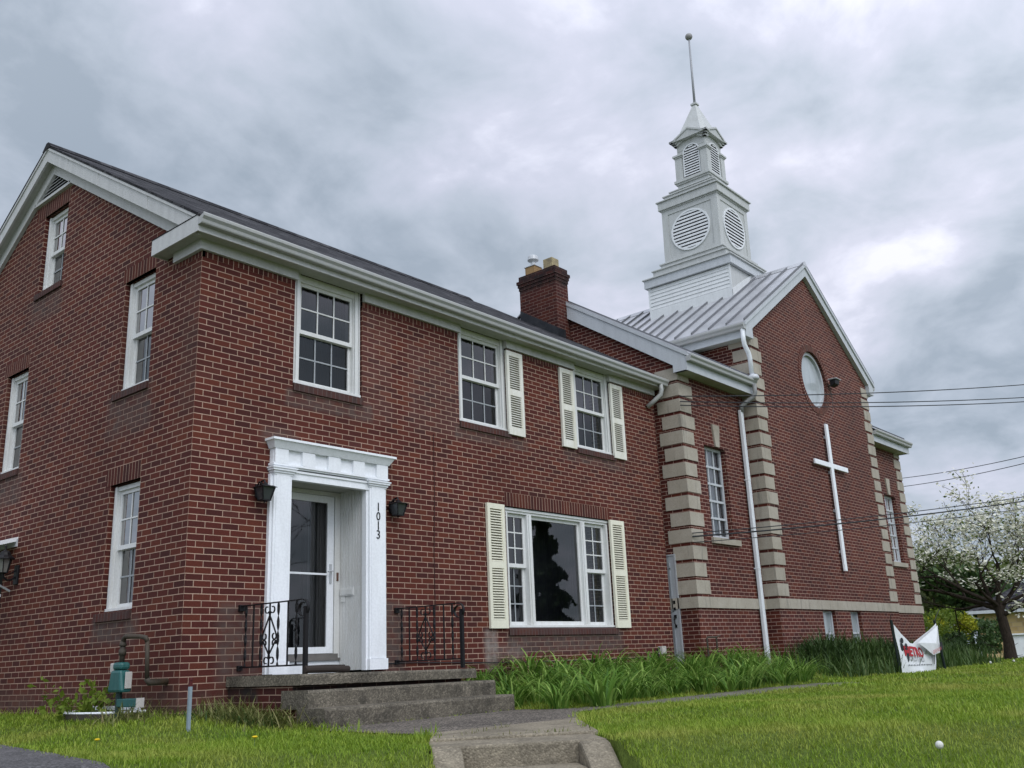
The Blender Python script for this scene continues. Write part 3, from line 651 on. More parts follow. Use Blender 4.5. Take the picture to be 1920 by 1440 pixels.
# rake of the gable
def band(m, lo, hi, y0, y1, d0, d1, half=True):
    """board following the gable slope between y0 (eave) and the ridge, offsets lo..hi below the roof top"""
    m.prism([(y0, zr(y0)-hi), (4.0, zr(4)-hi), (4.0, zr(4)-lo), (y0, zr(y0)-lo)], d0, d1)
    m.prism([(4.0, zr(4)-hi), (8-y0, zr(y0)-hi), (8-y0, zr(y0)-lo), (4.0, zr(4)-lo)], d0, d1)
rk = MB(HG); band(rk, 0.030, 0.075, -0.17, 4, -ov-0.016, -ov+0.02); band(rk, 0.075, 0.26, -0.17, 4, -ov, -ov+0.03)
for yj in (1.0, 2.35, 3.3):  # butt joints in the aluminium
    z = zr(yj); rk.prism([(yj, z-0.25),(yj+0.008, z-0.25),(yj+0.008, z-0.07),(yj, z-0.07)], -ov-0.004, -ov)
rk.build('rake_fascia', trim, house)
rs = MB(HG); band(rs, 0.215, 0.235, 0.0, 4, -ov+0.03, 0.0); rs.build('rake_soffit', soffit_m, house)
rf = MB(HG); band(rf, 0.235, 0.42, 0.35, 4, -0.05, 0.0); rf.build('rake_frieze', trim, house)
# triangular gable vent
gv = MB(HG); zb = 7.165; za = zr(4)-0.415; hw = (za-zb)/SL
gv.prism([(4-hw-0.04, zb-0.045), (4+hw+0.04, zb-0.045), (4+hw+0.04, zb), (4-hw-0.04, zb)], -0.05, 0.0)
vent = gv.build('gable_vent', trim, house)
vb = MB(HG); vb.face([(4-hw,-0.004,zb),(4+hw,-0.004,zb),(4,-0.004,za)]); vb.build('vent_opening', louver_dark, vent, recalc=False)
vs = MB(HG)
for k in range(5):
    z = zb+0.012+k*0.052; w2 = hw*(1-(z+0.02-zb)/(za-zb))-0.02
    if w2 > 0.02: vs.hexa([(4-w2,-0.03,z),(4+w2,-0.03,z),(4+w2,-0.006,z+0.026),(4-w2,-0.006,z+0.026),(4-w2,-0.03,z+0.008),(4+w2,-0.03,z+0.008),(4+w2,-0.006,z+0.034),(4-w2,-0.006,z+0.034)])
vs.build('vent_slats', trim, vent)

# chimney on the right end of the roof
ch = MB(); cx0, cx1, cy0, cy1 = 8.994, 9.404, 1.849, 2.785
ch.box(cx0, cx1, cy0, cy1, 6.35, 7.78)
for k, (o, z0, z1) in enumerate(((0.012, 7.78, 7.85), (0.028, 7.85, 7.915), (0.045, 7.915, 7.98), (0.008, 7.98, 8.09))): ch.box(cx0-o, cx1+o, cy0-o, cy1+o, z0, z1)
chim = ch.build('chimney', brick_chimney, house)
def flue(x, y, s, z0, z1, mat, nm='flue_pot'):
    m = MB(); t = 0.025
    m.box(x-s, x+s, y-s, y-s+t, z0, z1); m.box(x-s, x+s, y+s-t, y+s, z0, z1); m.box(x-s, x-s+t, y-s+t, y+s-t, z0, z1); m.box(x+s-t, x+s, y-s+t, y+s-t, z0, z1)
    return m.build(nm, mat, chim, bevel=0.006)
flue(9.19, 2.08, 0.115, 8.085, 8.335, clay2); flue(9.19, 2.545, 0.125, 8.085, 8.29, clay)
vc = MB(); vc.box(9.19-0.14, 9.19+0.14, 2.545-0.14, 2.545+0.14, 8.29, 8.305)
vc.lathe((9.19,2.545,8.305), [(0.06,0),(0.052,0.10),(0.05,0.14),(0.052,0.16)], 16); vc.lathe((9.19,2.545,8.43), [(0.05,0.0),(0.115,0.025),(0.12,0.035),(0.105,0.115),(0.085,0.135),(0.02,0.145)], 18)
vc.build('vent_cap', galv, chim, smooth=False)
fm = MB(); zq = lambda y: zr(y)
fm.hexa([(cx0-0.012,cy0-0.012,zq(cy0)-0.05),(cx0,cy0-0.012,zq(cy0)-0.05),(cx0,cy1,zq(cy1)-0.05),(cx0-0.012,cy1,zq(cy1)-0.05),(cx0-0.012,cy0-0.012,zq(cy0)+0.17),(cx0,cy0-0.012,zq(cy0)+0.17),(cx0,cy1,zq(cy1)+0.20),(cx0-0.012,cy1,zq(cy1)+0.20)])
fm.box(cx0, cx0+0.24, cy0-0.012, cy0, zq(cy0)-0.06, zq(cy0)+0.17)
fm.build('chimney_flashing', flash_m, chim)

# ---------------------------------------------------------------- entrance
PL = ((1.0, 1.24), (2.405, 2.67)); pz0, pz1 = 0.395, 2.555
hd0 = MB(HF); hd0.box(1.24, 2.405, -0.06, 0.02, 2.52, 2.60); hd0.box(1.24, 2.405, -0.075, 0.0, 2.60, 2.625); surround = hd0.build('door_surround', white, house)
for a, b in PL:
    ent = MB(HF)
    ent.box(a, b, -0.075, 0.03, pz0, pz1); ent.box(a-0.03, b+0.02, -0.045, 0.03, pz0, 2.56)
    ent.box(a+0.028, b-0.028, -0.082, -0.075, pz0+0.13, pz1)
    ent.box(a-0.012, b+0.012, -0.095, -0.0, pz0, pz0+0.125)
    for k, (o, z0, z1) in enumerate(((0.008, 2.555, 2.575), (0.022, 2.575, 2.60), (0.04, 2.60, 2.625), (0.05, 2.625, 2.64))): ent.box(a-o, b+o, -0.075-o, 0.03, z0, z1)
    ent.build('pilaster', white, surround)
en2 = MB(HF)
for (o, z0, z1) in ((0.0, 2.64, 2.658), (0.018, 2.658, 2.682)): en2.box(0.985-o, 2.69+o, -0.085-o, 0.03, z0, z1)
en2.box(0.985, 2.69, -0.062, 0.03, 2.682, 2.85)
bw = (2.69-0.985)/9; en2.box(0.985, 2.69, -0.064, -0.0625, 2.684, 2.69)
for k in range(0, 9, 2): en2.box(0.985+bw*k+0.004, 0.985+bw*(k+1)-0.004, -0.100, -0.062, 2.684, 2.85)
en2.hexa([(0.97,-0.106,2.851),(2.705,-0.106,2.851),(2.705,0.03,2.851),(0.97,0.03,2.851),(0.93,-0.155,2.935),(2.755,-0.155,2.935),(2.755,0.03,2.935),(0.93,0.03,2.935)])
en2.box(0.915, 2.775, -0.17, 0.03, 2.935, 2.962)
en2.build('entablature', white, surround, bevel=0.003)
rec = MB(HF); XL, XR, YB = 1.24, 2.405, 0.50
for xa, xb in ((XR-0.008, XR+0.03), (XL-0.03, XL+0.008)):
    rec = MB(HF); rec.box(max(xa, XL-0.03)+(0.008 if xa < XR-0.1 else 0.008)*(xa > XL), xb-(0.008 if xb < XR else 0), 0.03, YB, 0.40, 2.56)
    x = XR-0.008 if xa > XL else XL
    for k in range(9):
        y = 0.05+k*0.052; rec.box(x, x+0.008, y+0.006, y+0.045, 0.40, 2.555)
    rec.build('recess_panelling', vinyl, surround)
ce = MB(HF); ce.box(XL, XR, 0.0, YB+0.1, 2.556, 2.575); ce.build('recess_ceiling', soffit_m, surround)
trd = MB(HF); trd.box(XL, XR, YB-0.03, YB+0.2, 0.38, 0.52); trd.build('door_step', white, surround)
ths = MB(HF); ths.box(XL+0.01, XR-0.01, YB-0.055, YB+0.02, 0.522, 0.552); ths.box(XL+0.03, XR-0.03, YB-0.035, YB+0.02, 0.552, 0.60); ths.build('threshold', mat_paint('threshold_grey', (0.16,0.15,0.14), 0.5, 0.4), surround)
jm = MB(HF); jm.box(XL, XL+0.06, YB-0.03, YB+0.06, 0.55, 2.55); jm.box(XR-0.09, XR-0.008, YB-0.03, YB+0.06, 0.552, 2.55); jm.box(XL+0.06, XR-0.09, YB-0.03, YB+0.06, 2.50, 2.55); jm.build('door_jamb', vinyl, surround)
sd = MB(HF); d0, d1, e0, e1, yd = XL+0.065, XR-0.10, 0.605, 2.495, YB-0.022
sd.box(d0, d0+0.10, yd, yd+0.03, e0, e1); sd.box(d1-0.10, d1, yd, yd+0.03, e0, e1); sd.box(d0+0.10, d1-0.10, yd, yd+0.03, e0, e0+0.075); sd.box(d0+0.10, d1-0.10, yd, yd+0.03, e1-0.085, e1); sd.box(d0+0.10, d1-0.10, yd+0.004, yd+0.026, 1.525, 1.548)
door = sd.build('storm_door', white, house)
MB(HF).face([(d0+0.10,yd+0.014,e0+0.075),(d1-0.10,yd+0.014,e0+0.075),(d1-0.10,yd+0.014,e1-0.085),(d0+0.10,yd+0.014,e1-0.085)]).build('pane', glass, door, recalc=False)
hd = MB(HF); hx = d1-0.05; hd.box(hx-0.016, hx+0.016, yd-0.012, yd, 1.43, 1.66); hd.tube([(hx,yd-0.012,1.575),(hx,yd-0.05,1.575),(hx-0.075,yd-0.052,1.565)], 0.009, 8); hd.build('door_handle', galv, door)
idr = MB(HF); idr.box(d0-0.05, d1+0.06, YB+0.10, YB+0.14, 0.5, 2.6); idr.box(d0+0.60, d0+0.66, YB+0.05, YB+0.099, 0.65, 2.4)
idr.build('inner_door', dark_m, house)
vb = MB(HF)
for k in range(6): x = d1-0.40+k*0.05; vb.box(x, x+0.038, YB+0.06, YB+0.066, 0.64, 2.42)
vb.build('vertical_blind', mat_paint('blind_grey', (0.045,0.048,0.05), 0.7, 0.1), door)
bell = MB(HF); bell.box(XR-0.06, XR-0.035, YB-0.042, YB-0.03, 1.46, 1.56); bell.build('door_bell', mat_paint('bell_bronze', (0.12,0.06,0.04), 0.4, 0.1), surround)
ms = MB(); ms.box(XR-0.020, XR-0.008, 0.20, 0.45, 1.27, 1.36); ms.box(XR-0.026, XR-0.020, 0.215, 0.435, 1.285, 1.345); ms.box(XR-0.016, XR-0.008, 0.36, 0.44, 1.20, 1.262); ms.build('mail_slot', vinyl, surround)
def text_mesh(txt, size, name, mat, parent, fn, ext=0.0, align='CENTER', bold=0.0):
    cu = bpy.data.curves.new(name, 'FONT'); cu.body = txt; cu.size = size; cu.align_x = align; cu.align_y = 'CENTER'; cu.extrude = ext; cu.offset = bold; cu.resolution_u = 3
    o = bpy.data.objects.new(name, cu); COL.objects.link(o); dg = bpy.context.evaluated_depsgraph_get(); dg.update()
    me = bpy.data.meshes.new_from_object(o.evaluated_get(dg)); bpy.data.objects.remove(o); bpy.data.curves.remove(cu)
    me.name = name; off = world_off(parent)
    for v in me.vertices: v.co = Vector(fn(v.co.x, v.co.y, v.co.z)) - off
    me.materials.clear(); me.materials.append(mat)
    r = bpy.data.objects.new(name, me); COL.objects.link(r); r.parent = parent; return r
for i, (chh, z) in enumerate(zip('1013', (2.315, 2.20, 2.085, 1.975))):
    text_mesh(chh, 0.15, 'house_number', ink_black, surround, lambda x, y, q, z=z: (2.538+x*0.95, -0.086-q, z+y), ext=0.003)

# cables on the brickwork
cb = MB(); cb.tube([(2.75,-0.012,0.46),(3.2,-0.014,0.455),(3.9,-0.014,0.435),(5.0,-0.014,0.408),(6.2,-0.014,0.395),(7.6,-0.014,0.39),(9.2,-0.014,0.385)], 0.006, 6); cb.build('wall_cable', wire_m, house)
cb = MB(); cb.tube([(3.6,-0.008,3.42),(3.598,-0.008,2.6),(3.57,-0.008,1.8),(3.575,-0.008,1.15),(3.56,-0.008,0.44)], 0.005, 6); cb.build('wall_cable', mat_paint('brown_cable', (0.035,0.012,0.010), 0.7, 0.1), house)
ub = MB(); ub.box(8.80, 8.93, -0.085, 0.0, 0.43, 0.56); ub.box(8.815, 8.915, -0.095, -0.085, 0.44, 0.52); ub.build('outlet_box', plastic_w, house, bevel=0.008)
ub = MB(); ub.tube([(8.74,-0.03,0.33),(8.74,-0.03,0.5),(8.78,-0.03,0.53),(8.80,-0.03,0.53)], 0.014, 6); ub.build('outlet_conduit', dark_m, house)

# side door at the left end of the gable wall
sdm = MB(HG); sdm.box(4.42, 5.40, 0.10, 0.14, 0.0, 2.12); sdr = sdm.build('side_door', dark_m, house)
sdm = MB(HG); sdm.box(4.42, 4.46, 0.03, 0.14, 0.02, 2.12); sdm.box(4.46, 5.4, 0.06, 0.09, 1.52, 1.55); sdm.box(4.46, 5.4, 0.06, 0.09, 1.0, 1.03); sdm.box(4.46, 4.50, 0.05, 0.09, 0.05, 1.0); sdm.build('door_frame', white, sdr)

# ================================================================== THE CHURCH
church = thing('brick_church', 'red brick church with limestone corner quoins, grey metal roof and white steeple', 'church', (15.125, 0, 0))
CX = 15.125; QY, KY = -0.486, -0.763; QX, KX = 9.41, 11.95; CS = 0.655
mir = lambda x: 2*CX-x
def TW(side):      # wing front: a = x (mirrored for the far wing)
    return (lambda a, d, z: (a, QY+d, z)) if side == 0 else (lambda a, d, z: (mir(a), QY+d, z))
def TWG(side):     # wing end wall: a = y, d inward
    return (lambda a, d, z: (QX+d, a, z)) if side == 0 else (lambda a, d, z: (mir(QX+d), a, z))
TK = lambda a, d, z: (a, KY+d, z)
def quoins(T1, T2, a1, a2, n, name):
    """alternating limestone blocks round one corner; T1 front face along +a from the corner, T2 return face"""
    m = MB()
    for i in range(n):
        z0 = 1.405+0.294*i; z1 = z0+0.232; lng = (i % 2 == 0)
        f = 0.46 if lng else 0.385; s = 0.385 if lng else 0.46
        for k, (T, c, w) in enumerate(((T1, a1, f), (T2, a2, s))):
            m.T = T
            lo, hi = (c-0.016 if k == 0 else c+0.0402, c+w)
            m.box(lo, hi, -0.016, 0.04, z0, z1)
    return m.build(name, stone, church)
ZBT, ZBB = 1.355, 1.168
def wing(side):
    T, TG = TW(side), TWG(side)
    hole = [(10.165, 10.955, 2.415, 4.125)]
    wall('wing_wall', brick_church, church, T, [(QX,-0.6),(KX,-0.6),(KX,5.6),(QX,5.6)] , hole, 0.17)
    zg = lambda y: 5.50+(min(y, 5-y)+0.471)*0.661
    wall('wing_end_wall', brick_church, church, TG, [(QY,-0.6),(5.486,-0.6),(5.486,5.45),(2.5,zg(2.5)+0.1),(QY,5.45)], [], 0.1)
    m = MB(T); m.box(QX-0.03, KX, -0.03, 0.03, ZBB, ZBT); m.T = TG; m.box(QY+0.0305, 0.4 if side == 0 else 5.4, -0.03, 0.03, ZBB+0.002, ZBT-0.002); m.build('stone_belt', stone, church)
    quoins(T, TG, QX, QY, 14, 'quoin_strip')
    # window
    w = MB(T); i = 0.10; a0, a1, z0, z1 = 10.165, 10.955, 2.415, 4.125
    w.box(a0, a0+0.045, i, i+0.06, z0, z1); w.box(a1-0.045, a1, i, i+0.06, z0, z1); w.box(a0+0.045, a1-0.045, i, i+0.06, z1-0.05, z1); w.box(a0+0.045, a1-0.045, i, i+0.06, z0, z0+0.06)
    win = w.build('window', ch_trim, church)
    g = MB(T); gx0, gx1, gz0, gz1 = a0+0.045, a1-0.045, z0+0.06, z1-0.05
    for k in range(1, 3): x = gx0+(gx1-gx0)*k/3; g.box(x-0.016, x+0.016, i+0.012, i+0.04, gz0, gz1)
    for k in range(1, 5): z = gz0+(gz1-gz0)*k/5; g.box(gx0, gx1, i+0.004, i+0.045, z-0.02, z+0.02)
    g.build('muntin_grid', ch_trim, win)
    MB(T).face([(gx0,i+0.03,gz0),(gx1,i+0.03,gz0),(gx1,i+0.03,gz1),(gx0,i+0.03,gz1)]).build('pane', glass, win, recalc=False)
    c = MB(T); n = 24
    for k in range(n):
        xa, xb = a0+(a1-a0)*k/n, a0+(a1-a0)*(k+1)/n; c.face([(xa,i+0.09+0.012*math.sin(k*1.6),z0),(xb,i+0.09+0.012*math.sin(k*1.6+1.6),z0),(xb,i+0.09+0.012*math.sin(k*1.6+1.6),z1),(xa,i+0.09+0.012*math.sin(k*1.6),z1)])
    c.build('curtain_backing', cloth_w, win, smooth=True)
    s = MB(T); s.box(10.10, 11.13, -0.055, 0.09, 2.305, 2.41); s.build('sill', stone, win)
    kk = MB(T); kk.prism([(10.50,4.555),(10.565,4.135),(10.70,4.135),(10.765,4.555)], -0.035, 0.03); kk.build('keystone', stone, win)
    # roof of the wing, running into the side of the nave front
    m = MB(); yE = -0.80; zt = lambda y: 5.77+(y+0.658)*0.647
    def sx(x): return x if side == 0 else mir(x)
    x0, x1 = sx(QX-0.10), sx(KX+0.02)
    roof_slab(m, x0, x1, yE, zt(yE), 2.5, zt(2.5), 0.03); roof_slab(m, x0, x1, 5.8, zt(yE), 2.5, zt(2.5), 0.03)
    wr_ = m.build('wing_roof', metal_roof, church); m = MB()
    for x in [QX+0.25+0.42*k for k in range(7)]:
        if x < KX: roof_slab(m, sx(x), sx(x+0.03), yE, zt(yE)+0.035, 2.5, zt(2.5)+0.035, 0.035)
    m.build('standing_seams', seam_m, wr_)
    # rake board
    rb = MB(TG); zl = lambda y: 5.485+(y+0.471)*0.661
    rb.prism([(-0.735,5.345),(-0.47,5.345),(-0.47,zl(-0.471)),(2.5,zl(2.5)),(2.5,zt(2.5)-0.095),(-0.735,zt(-0.735)-0.095)], -0.085, -0.002)
    rb.prism([(2.5,zl(2.5)),(5.47,zl(-0.471)),(5.735,5.345),(5.735,zt(-0.735)-0.095),(2.5,zt(2.5)-0.095)], -0.085, -0.002)
    rb.prism([(-0.79,zt(-0.79)-0.094),(2.5,zt(2.5)-0.094),(2.5,zt(2.5)-0.03),(-0.79,zt(-0.79)-0.03)], -0.103, -0.002)
    rb.build('rake_board', ch_trim, church)
    f = MB(T); f.box(QX-0.084, KX-0.01, -0.272, -0.25, 5.335, 5.60); f.build('fascia', ch_trim, church)
    so = MB(T); so.box(QX-0.08, KX, -0.25, 0.0, 5.345, 5.36); so.build('soffit', soffit_m, church)
    if side == 0: gutter(church, gutter_m, (QX-0.10, QY-0.273, 5.50), (KX-0.06, QY-0.273, 5.50), (0,-1,0), 0.125, 0.125)
    else: gutter(church, gutter_m, (mir(KX-0.06), QY-0.273, 5.50), (mir(QX-0.10), QY-0.273, 5.50), (0,-1,0), 0.125, 0.125)
wing(0); wing(1)
# side door in the wing end wall, half hidden by the house
TG0 = TWG(0)
d = MB(TG0); d.box(-0.105, 0.82, -0.02, 0.0, 0.0, 2.085); dk = d.build('side_door', door_grey, church); dk['label'] = 'grey panelled door squeezed between the house and the stone quoins'
d = MB(TG0); d.box(-0.13, -0.105, -0.03, 0.0, 0.0, 2.11); d.box(-0.105, 0.8, -0.03, 0.0, 2.085, 2.11)
for (a, b, z0, z1) in ((-0.01, 0.32, 1.86, 1.98), (-0.01, 0.32, 1.13, 1.83), (-0.01, 0.32, 0.4, 0.86)):
    d.box(a, b, -0.03, -0.021, z0, z0+0.02); d.box(a, a+0.02, -0.03, -0.021, z0, z1)
d.build('door_mouldings', door_grey, dk)
d = MB(TG0); d.box(-0.062, -0.02, -0.035, -0.02, 1.26, 1.315); d.box(-0.062, -0.02, -0.035, -0.02, 1.155, 1.20); d.box(-0.062, -0.018, -0.045, -0.02, 1.02, 1.075)
d.tube([(-0.04,-0.04,1.03),(-0.045,-0.075,1.0),(-0.045,-0.075,0.93),(-0.04,-0.03,0.88)], 0.010, 8); d.box(-0.058, -0.022, -0.035, -0.02, 0.86, 0.91); d.build('door_handle', black_m, dk)

# nave front
RC = (15.06, 6.275); RR = 0.66
khol = [(13.905, 14.545, 0.32, 1.145), (15.34, 15.93, 0.32, 1.145), (RC[0]-0.85, RC[0]+0.85, RC[1]-0.85, RC[1]+0.85, 0.0)]
def round_fill(m):
    n = 64
    def sq(t):
        c, s = math.cos(t), math.sin(t); k = 0.85/max(abs(c), abs(s)); return (RC[0]+c*k, 0, RC[1]+s*k)
    for i in range(n):
        t0, t1 = 2*math.pi*i/n, 2*math.pi*(i+1)/n; ci = lambda t, d=0: (RC[0]+RR*math.cos(t), d, RC[1]+RR*math.sin(t))
        m.face([ci(t0), sq(t0), sq(t1), ci(t1)]); m.face([ci(t0), ci(t1), ci(t1, 0.14), ci(t0, 0.14)])
zk = lambda x: 8.80-CS*abs(x-CX)
wall('nave_front_wall', brick_church, church, TK, [(KX,-0.6),(mir(KX),-0.6),(mir(KX),zk(KX)+0.05),(CX,8.86),(KX,zk(KX)+0.05)], khol, 0.14, extra=round_fill)
m = MB()
for x in (KX, mir(KX)): m.face([(x,KY,-0.6),(x,9,-0.6),(x,9,6.75),(x,KY,6.75)])
m.face([(KX,9,-0.6),(mir(KX),9,-0.6),(mir(KX),9,6.75),(CX,9,8.85),(KX,9,6.75)]); m.build('nave_side_wall', brick_church, church, recalc=False)
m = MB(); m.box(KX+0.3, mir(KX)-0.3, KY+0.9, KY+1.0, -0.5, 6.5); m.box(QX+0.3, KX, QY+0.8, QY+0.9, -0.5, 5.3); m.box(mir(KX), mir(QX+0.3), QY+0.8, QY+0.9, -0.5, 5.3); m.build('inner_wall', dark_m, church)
m = MB(TK); m.box(KX-0.03, mir(KX)+0.03, -0.03, 0.03, ZBB, ZBT)
m.T = ID; m.box(KX-0.03, KX+0.02, KY+0.03, QY+0.0, ZBB+0.002, ZBT-0.002); m.box(mir(KX)-0.02, mir(KX)+0.03, KY+0.03, QY, ZBB+0.002, ZBT-0.002); m.build('stone_belt', stone, church)
TKL = lambda a, d, z: (KX+d, a, z); TKR = lambda a, d, z: (mir(KX)-d, a, z)
quoins(TK, TKL, KX, KY, 18, 'quoin_strip')
quoins(lambda a, d, z: (mir(a), KY+d, z), TKR, KX, KY, 18, 'quoin_strip')
for a0, a1 in ((13.905, 14.545), (15.34, 15.93)):
    w = MB(TK); i = 0.08; w.box(a0,a0+0.04,i,i+0.05,0.32,1.145); w.box(a1-0.055,a1,i,i+0.05,0.32,1.145); w.box(a0+0.04,a1-0.055,i,i+0.05,0.68,0.72); w.box(a0+0.04,a1-0.055,i,i+0.05,1.115,1.145); w.box(a0+0.04,a1-0.055,i,i+0.05,0.32,0.36)
    bw_ = w.build('basement_window', ch_trim, church)
    MB(TK).face([(a0+0.04,i+0.03,0.36),(a1-0.055,i+0.03,0.36),(a1-0.055,i+0.03,1.115),(a0+0.04,i+0.03,1.115)]).build('pane', mat_paint('frosted_pane', (0.30,0.34,0.35), 0.12, 0.15, spec=0.6), bw_, recalc=False)
# round window
def ring(r0, r1, d0, d1, n=64, T=TK):
    m = MB(T)
    for i in range(n):
        t0, t1 = 2*math.pi*i/n, 2*math.pi*(i+1)/n
        P = lambda r, t, d: (RC[0]+r*math.cos(t), d, RC[1]+r*math.sin(t))
        uvr = lambda r, t: (t*0.72, r)
        m.face([P(r0,t0,d0),P(r1,t0,d0),P(r1,t1,d0),P(r0,t1,d0)], [uvr(r0,t0),uvr(r1,t0),uvr(r1,t1),uvr(r0,t1)])
        m.face([P(r1,t0,d0),P(r1,t0,d1),P(r1,t1,d1),P(r1,t1,d0)]); m.face([P(r0,t0,d0),P(r0,t1,d0),P(r0,t1,d1),P(r0,t0,d1)])
    return m
ring(RR, RR+0.15, -0.012, 0.02).build('brick_ring', soldier, church)
rw = ring(RR-0.075, RR, 0.055, 0.14).build('round_window', ch_trim, church)
p = MB(TK); p.face([(RC[0]+(RR-0.07)*math.cos(2*math.pi*i/48), 0.11, RC[1]+(RR-0.07)*math.sin(2*math.pi*i/48)) for i in range(48)]); p.build('pane', mat_paint('milky_pane', (0.40,0.435,0.45), 0.15, 0.25, spec=0.6), rw, recalc=False)
# nave roof with standing seams
zt = lambda x: 9.115-CS*abs(x-CX)
def nave_slab(m, x0, x1, y0, y1, t, lift=0.0):
    m.hexa([(x0,y0,zt(x0)-t+lift),(x1,y0,zt(x1)-t+lift),(x1,y1,zt(x1)-t+lift),(x0,y1,zt(x0)-t+lift),(x0,y0,zt(x0)+lift),(x1,y0,zt(x1)+lift),(x1,y1,zt(x1)+lift),(x0,y1,zt(x0)+lift)])
m = MB(); nave_slab(m, KX-0.32, CX, KY-0.125, 9.2, 0.03); nave_slab(m, CX, mir(KX-0.32), KY-0.125, 9.2, 0.03)
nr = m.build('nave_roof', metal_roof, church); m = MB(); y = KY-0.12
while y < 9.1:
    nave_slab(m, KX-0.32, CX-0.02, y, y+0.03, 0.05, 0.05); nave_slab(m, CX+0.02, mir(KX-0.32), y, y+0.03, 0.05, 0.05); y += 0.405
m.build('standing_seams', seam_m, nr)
m = MB(); m.hexa([(CX-0.12,KY-0.13,zt(CX-0.12)+0.01),(CX+0.12,KY-0.13,zt(CX-0.12)+0.01),(CX+0.12,9.2,zt(CX-0.12)+0.01),(CX-0.12,9.2,zt(CX-0.12)+0.01),(CX-0.02,KY-0.13,9.165),(CX+0.02,KY-0.13,9.165),(CX+0.02,9.2,9.165),(CX-0.02,9.2,9.165)]); m.build('ridge_cap', metal_roof, nr)
rb = MB(TK); xl = KX-0.27
lo = lambda x: 8.80-CS*abs(x-CX); hi = lambda x: 9.02-CS*abs(x-CX)
for f in ((lambda x: x), mir):
    P = [(f(xl),6.515),(f(KX+0.03),6.515),(f(KX+0.03),lo(KX+0.03)),(f(CX),lo(CX)),(f(CX),hi(CX)),(f(xl),hi(xl))]
    rb.prism(P, -0.095, -0.001)
    rb.prism([(f(xl-0.05),hi(xl-0.05)+0.001),(f(CX),hi(CX)+0.001),(f(CX),hi(CX)+0.066),(f(xl-0.05),hi(xl-0.05)+0.066)], -0.125, -0.002)
rb.build('rake_board', ch_trim, church)
for s in (0, 1):
    q = (lambda x: x) if s == 0 else mir
    a, b = sorted((q(KX-0.272), q(KX-0.25))); MB().box(a, b, KY-0.002, 9.1, 6.505, 6.80).build('fascia', ch_trim, church)
    a, b = sorted((q(KX-0.25), q(KX))); MB().box(a, b, KY-0.002, 9.1, 6.512, 6.526).build('soffit', soffit_m, church)
gutter(church, gutter_m, (KX-0.273, KY-0.10, 6.655), (KX-0.273, 9.0, 6.655), (-1,0,0), 0.125, 0.125)
gutter(church, gutter_m, (mir(KX-0.273), KY-0.10, 6.655), (mir(KX-0.273), 9.0, 6.655), (1,0,0), 0.125, 0.125)
# downpipes
def rect_pipe(path, w, t, name, up=(0,-1,0)):
    m = MB(); m.flat(path, t, w, up); return m.build(name, pipe_m, church, bevel=0.012)
m = MB(); m.tube([(11.64,-0.80,6.66),(11.64,-0.80,6.42),(11.66,-0.80,6.33),(11.76,-0.82,6.17),(11.79,-0.82,6.08),(11.80,-0.82,5.70)], 0.046, 12); m.build('upper_downpipe', pipe_m, church, smooth=True)
m = MB(); m.tube([(11.79,-0.845,5.51),(11.79,-0.845,5.34),(11.77,-0.80,5.26),(11.71,-0.68,5.17),(11.66,-0.585,5.10),(11.66,-0.575,4.98)], 0.046, 12); m.build('downpipe_elbow', mat_paint('old_grey_pipe', (0.22,0.225,0.22), 0.5, 0.4), church, smooth=True)
m = MB(); m.box(11.61, 11.71, -0.59, -0.515, -0.2, 5.02)
for z in (1.9, 3.6): m.box(11.604, 11.716, -0.595, -0.487, z, z+0.03)
m.build('lower_downpipe', pipe_m, church, bevel=0.02)
m = MB(); m.lathe((11.80,-0.845,5.60), [(0.075,0),(0.11,0.02),(0.115,0.06),(0.09,0.11),(0.05,0.13)], 14); m.build('downpipe_hood', galv, church, smooth=True)

# ---------------------------------------------------------------- steeple
SX, SY = 15.15, 1.61
def SQ(m, a, z0, z1): m.box(SX-a, SX+a, SY-a, SY+a, z0, z1)
def faces4():
    """transforms for the four sides: a along the side, d inward from half-width h"""
    for (ux, uy, nx, ny) in ((1,0,0,-1),(0,-1,-1,0),(-1,0,0,1),(0,1,1,0)):
        yield lambda h, ux=ux, uy=uy, nx=nx, ny=ny: (lambda a, d, z: (SX+ux*a+nx*(h-d), SY+uy*a+ny*(h-d), z))
# stage one: clapboard base on the ridge
m = MB(); a = 1.115; SQ(m, a, 8.0, 9.20); steeple = m.build('steeple', steeple_m, church)
m = MB()
for s in (-1, 1):
    x0, x1 = SX+s*a, SX+s*(a+0.02)
    zb = zt(SX-a)+0.02
    m.box(min(x0,x1), max(x0,x1), SY-a-0.018, SY+a+0.018, zb-0.1, zb+0.205)
    for c in (-1, 1): m.box(min(x0,x1), max(x0,x1), SY+c*a-0.03*(c > 0)-0.02*(c < 0), SY+c*a+0.03*(c < 0)+0.02*(c > 0), zb+0.205, 9.215)
    n = 6; h = (9.20-(zb+0.21))/n
    for k in range(n):
        z = zb+0.21+h*k; xa, xb = SX+s*(a+0.022), SX+s*(a+0.001)
        m.hexa([(xa,SY-a+0.03,z),(xb,SY-a+0.03,z),(xb,SY+a-0.03,z),(xa,SY+a-0.03,z),(xa-s*0.016,SY-a+0.03,z+h),(xb,SY-a+0.03,z+h),(xb,SY+a-0.03,z+h),(xa-s*0.016,SY+a-0.03,z+h)])
for s in (-1, 1):      # sloping skirt boards front and back
    y0, y1 = sorted((SY+s*a, SY+s*(a+0.018)))
    for q in (-1, 1):
        P = [(SX+q*(a+0.018), zt(SX-a)-0.05), (SX, zt(SX)-0.05), (SX, zt(SX)+0.155), (SX+q*(a+0.018), zt(SX-a)+0.165)]
        m.prism(P, y0, y1)
m.build('clapboard_siding', mat_paint('siding_white', (0.66, 0.68, 0.68), 0.45, 0.15), steeple)
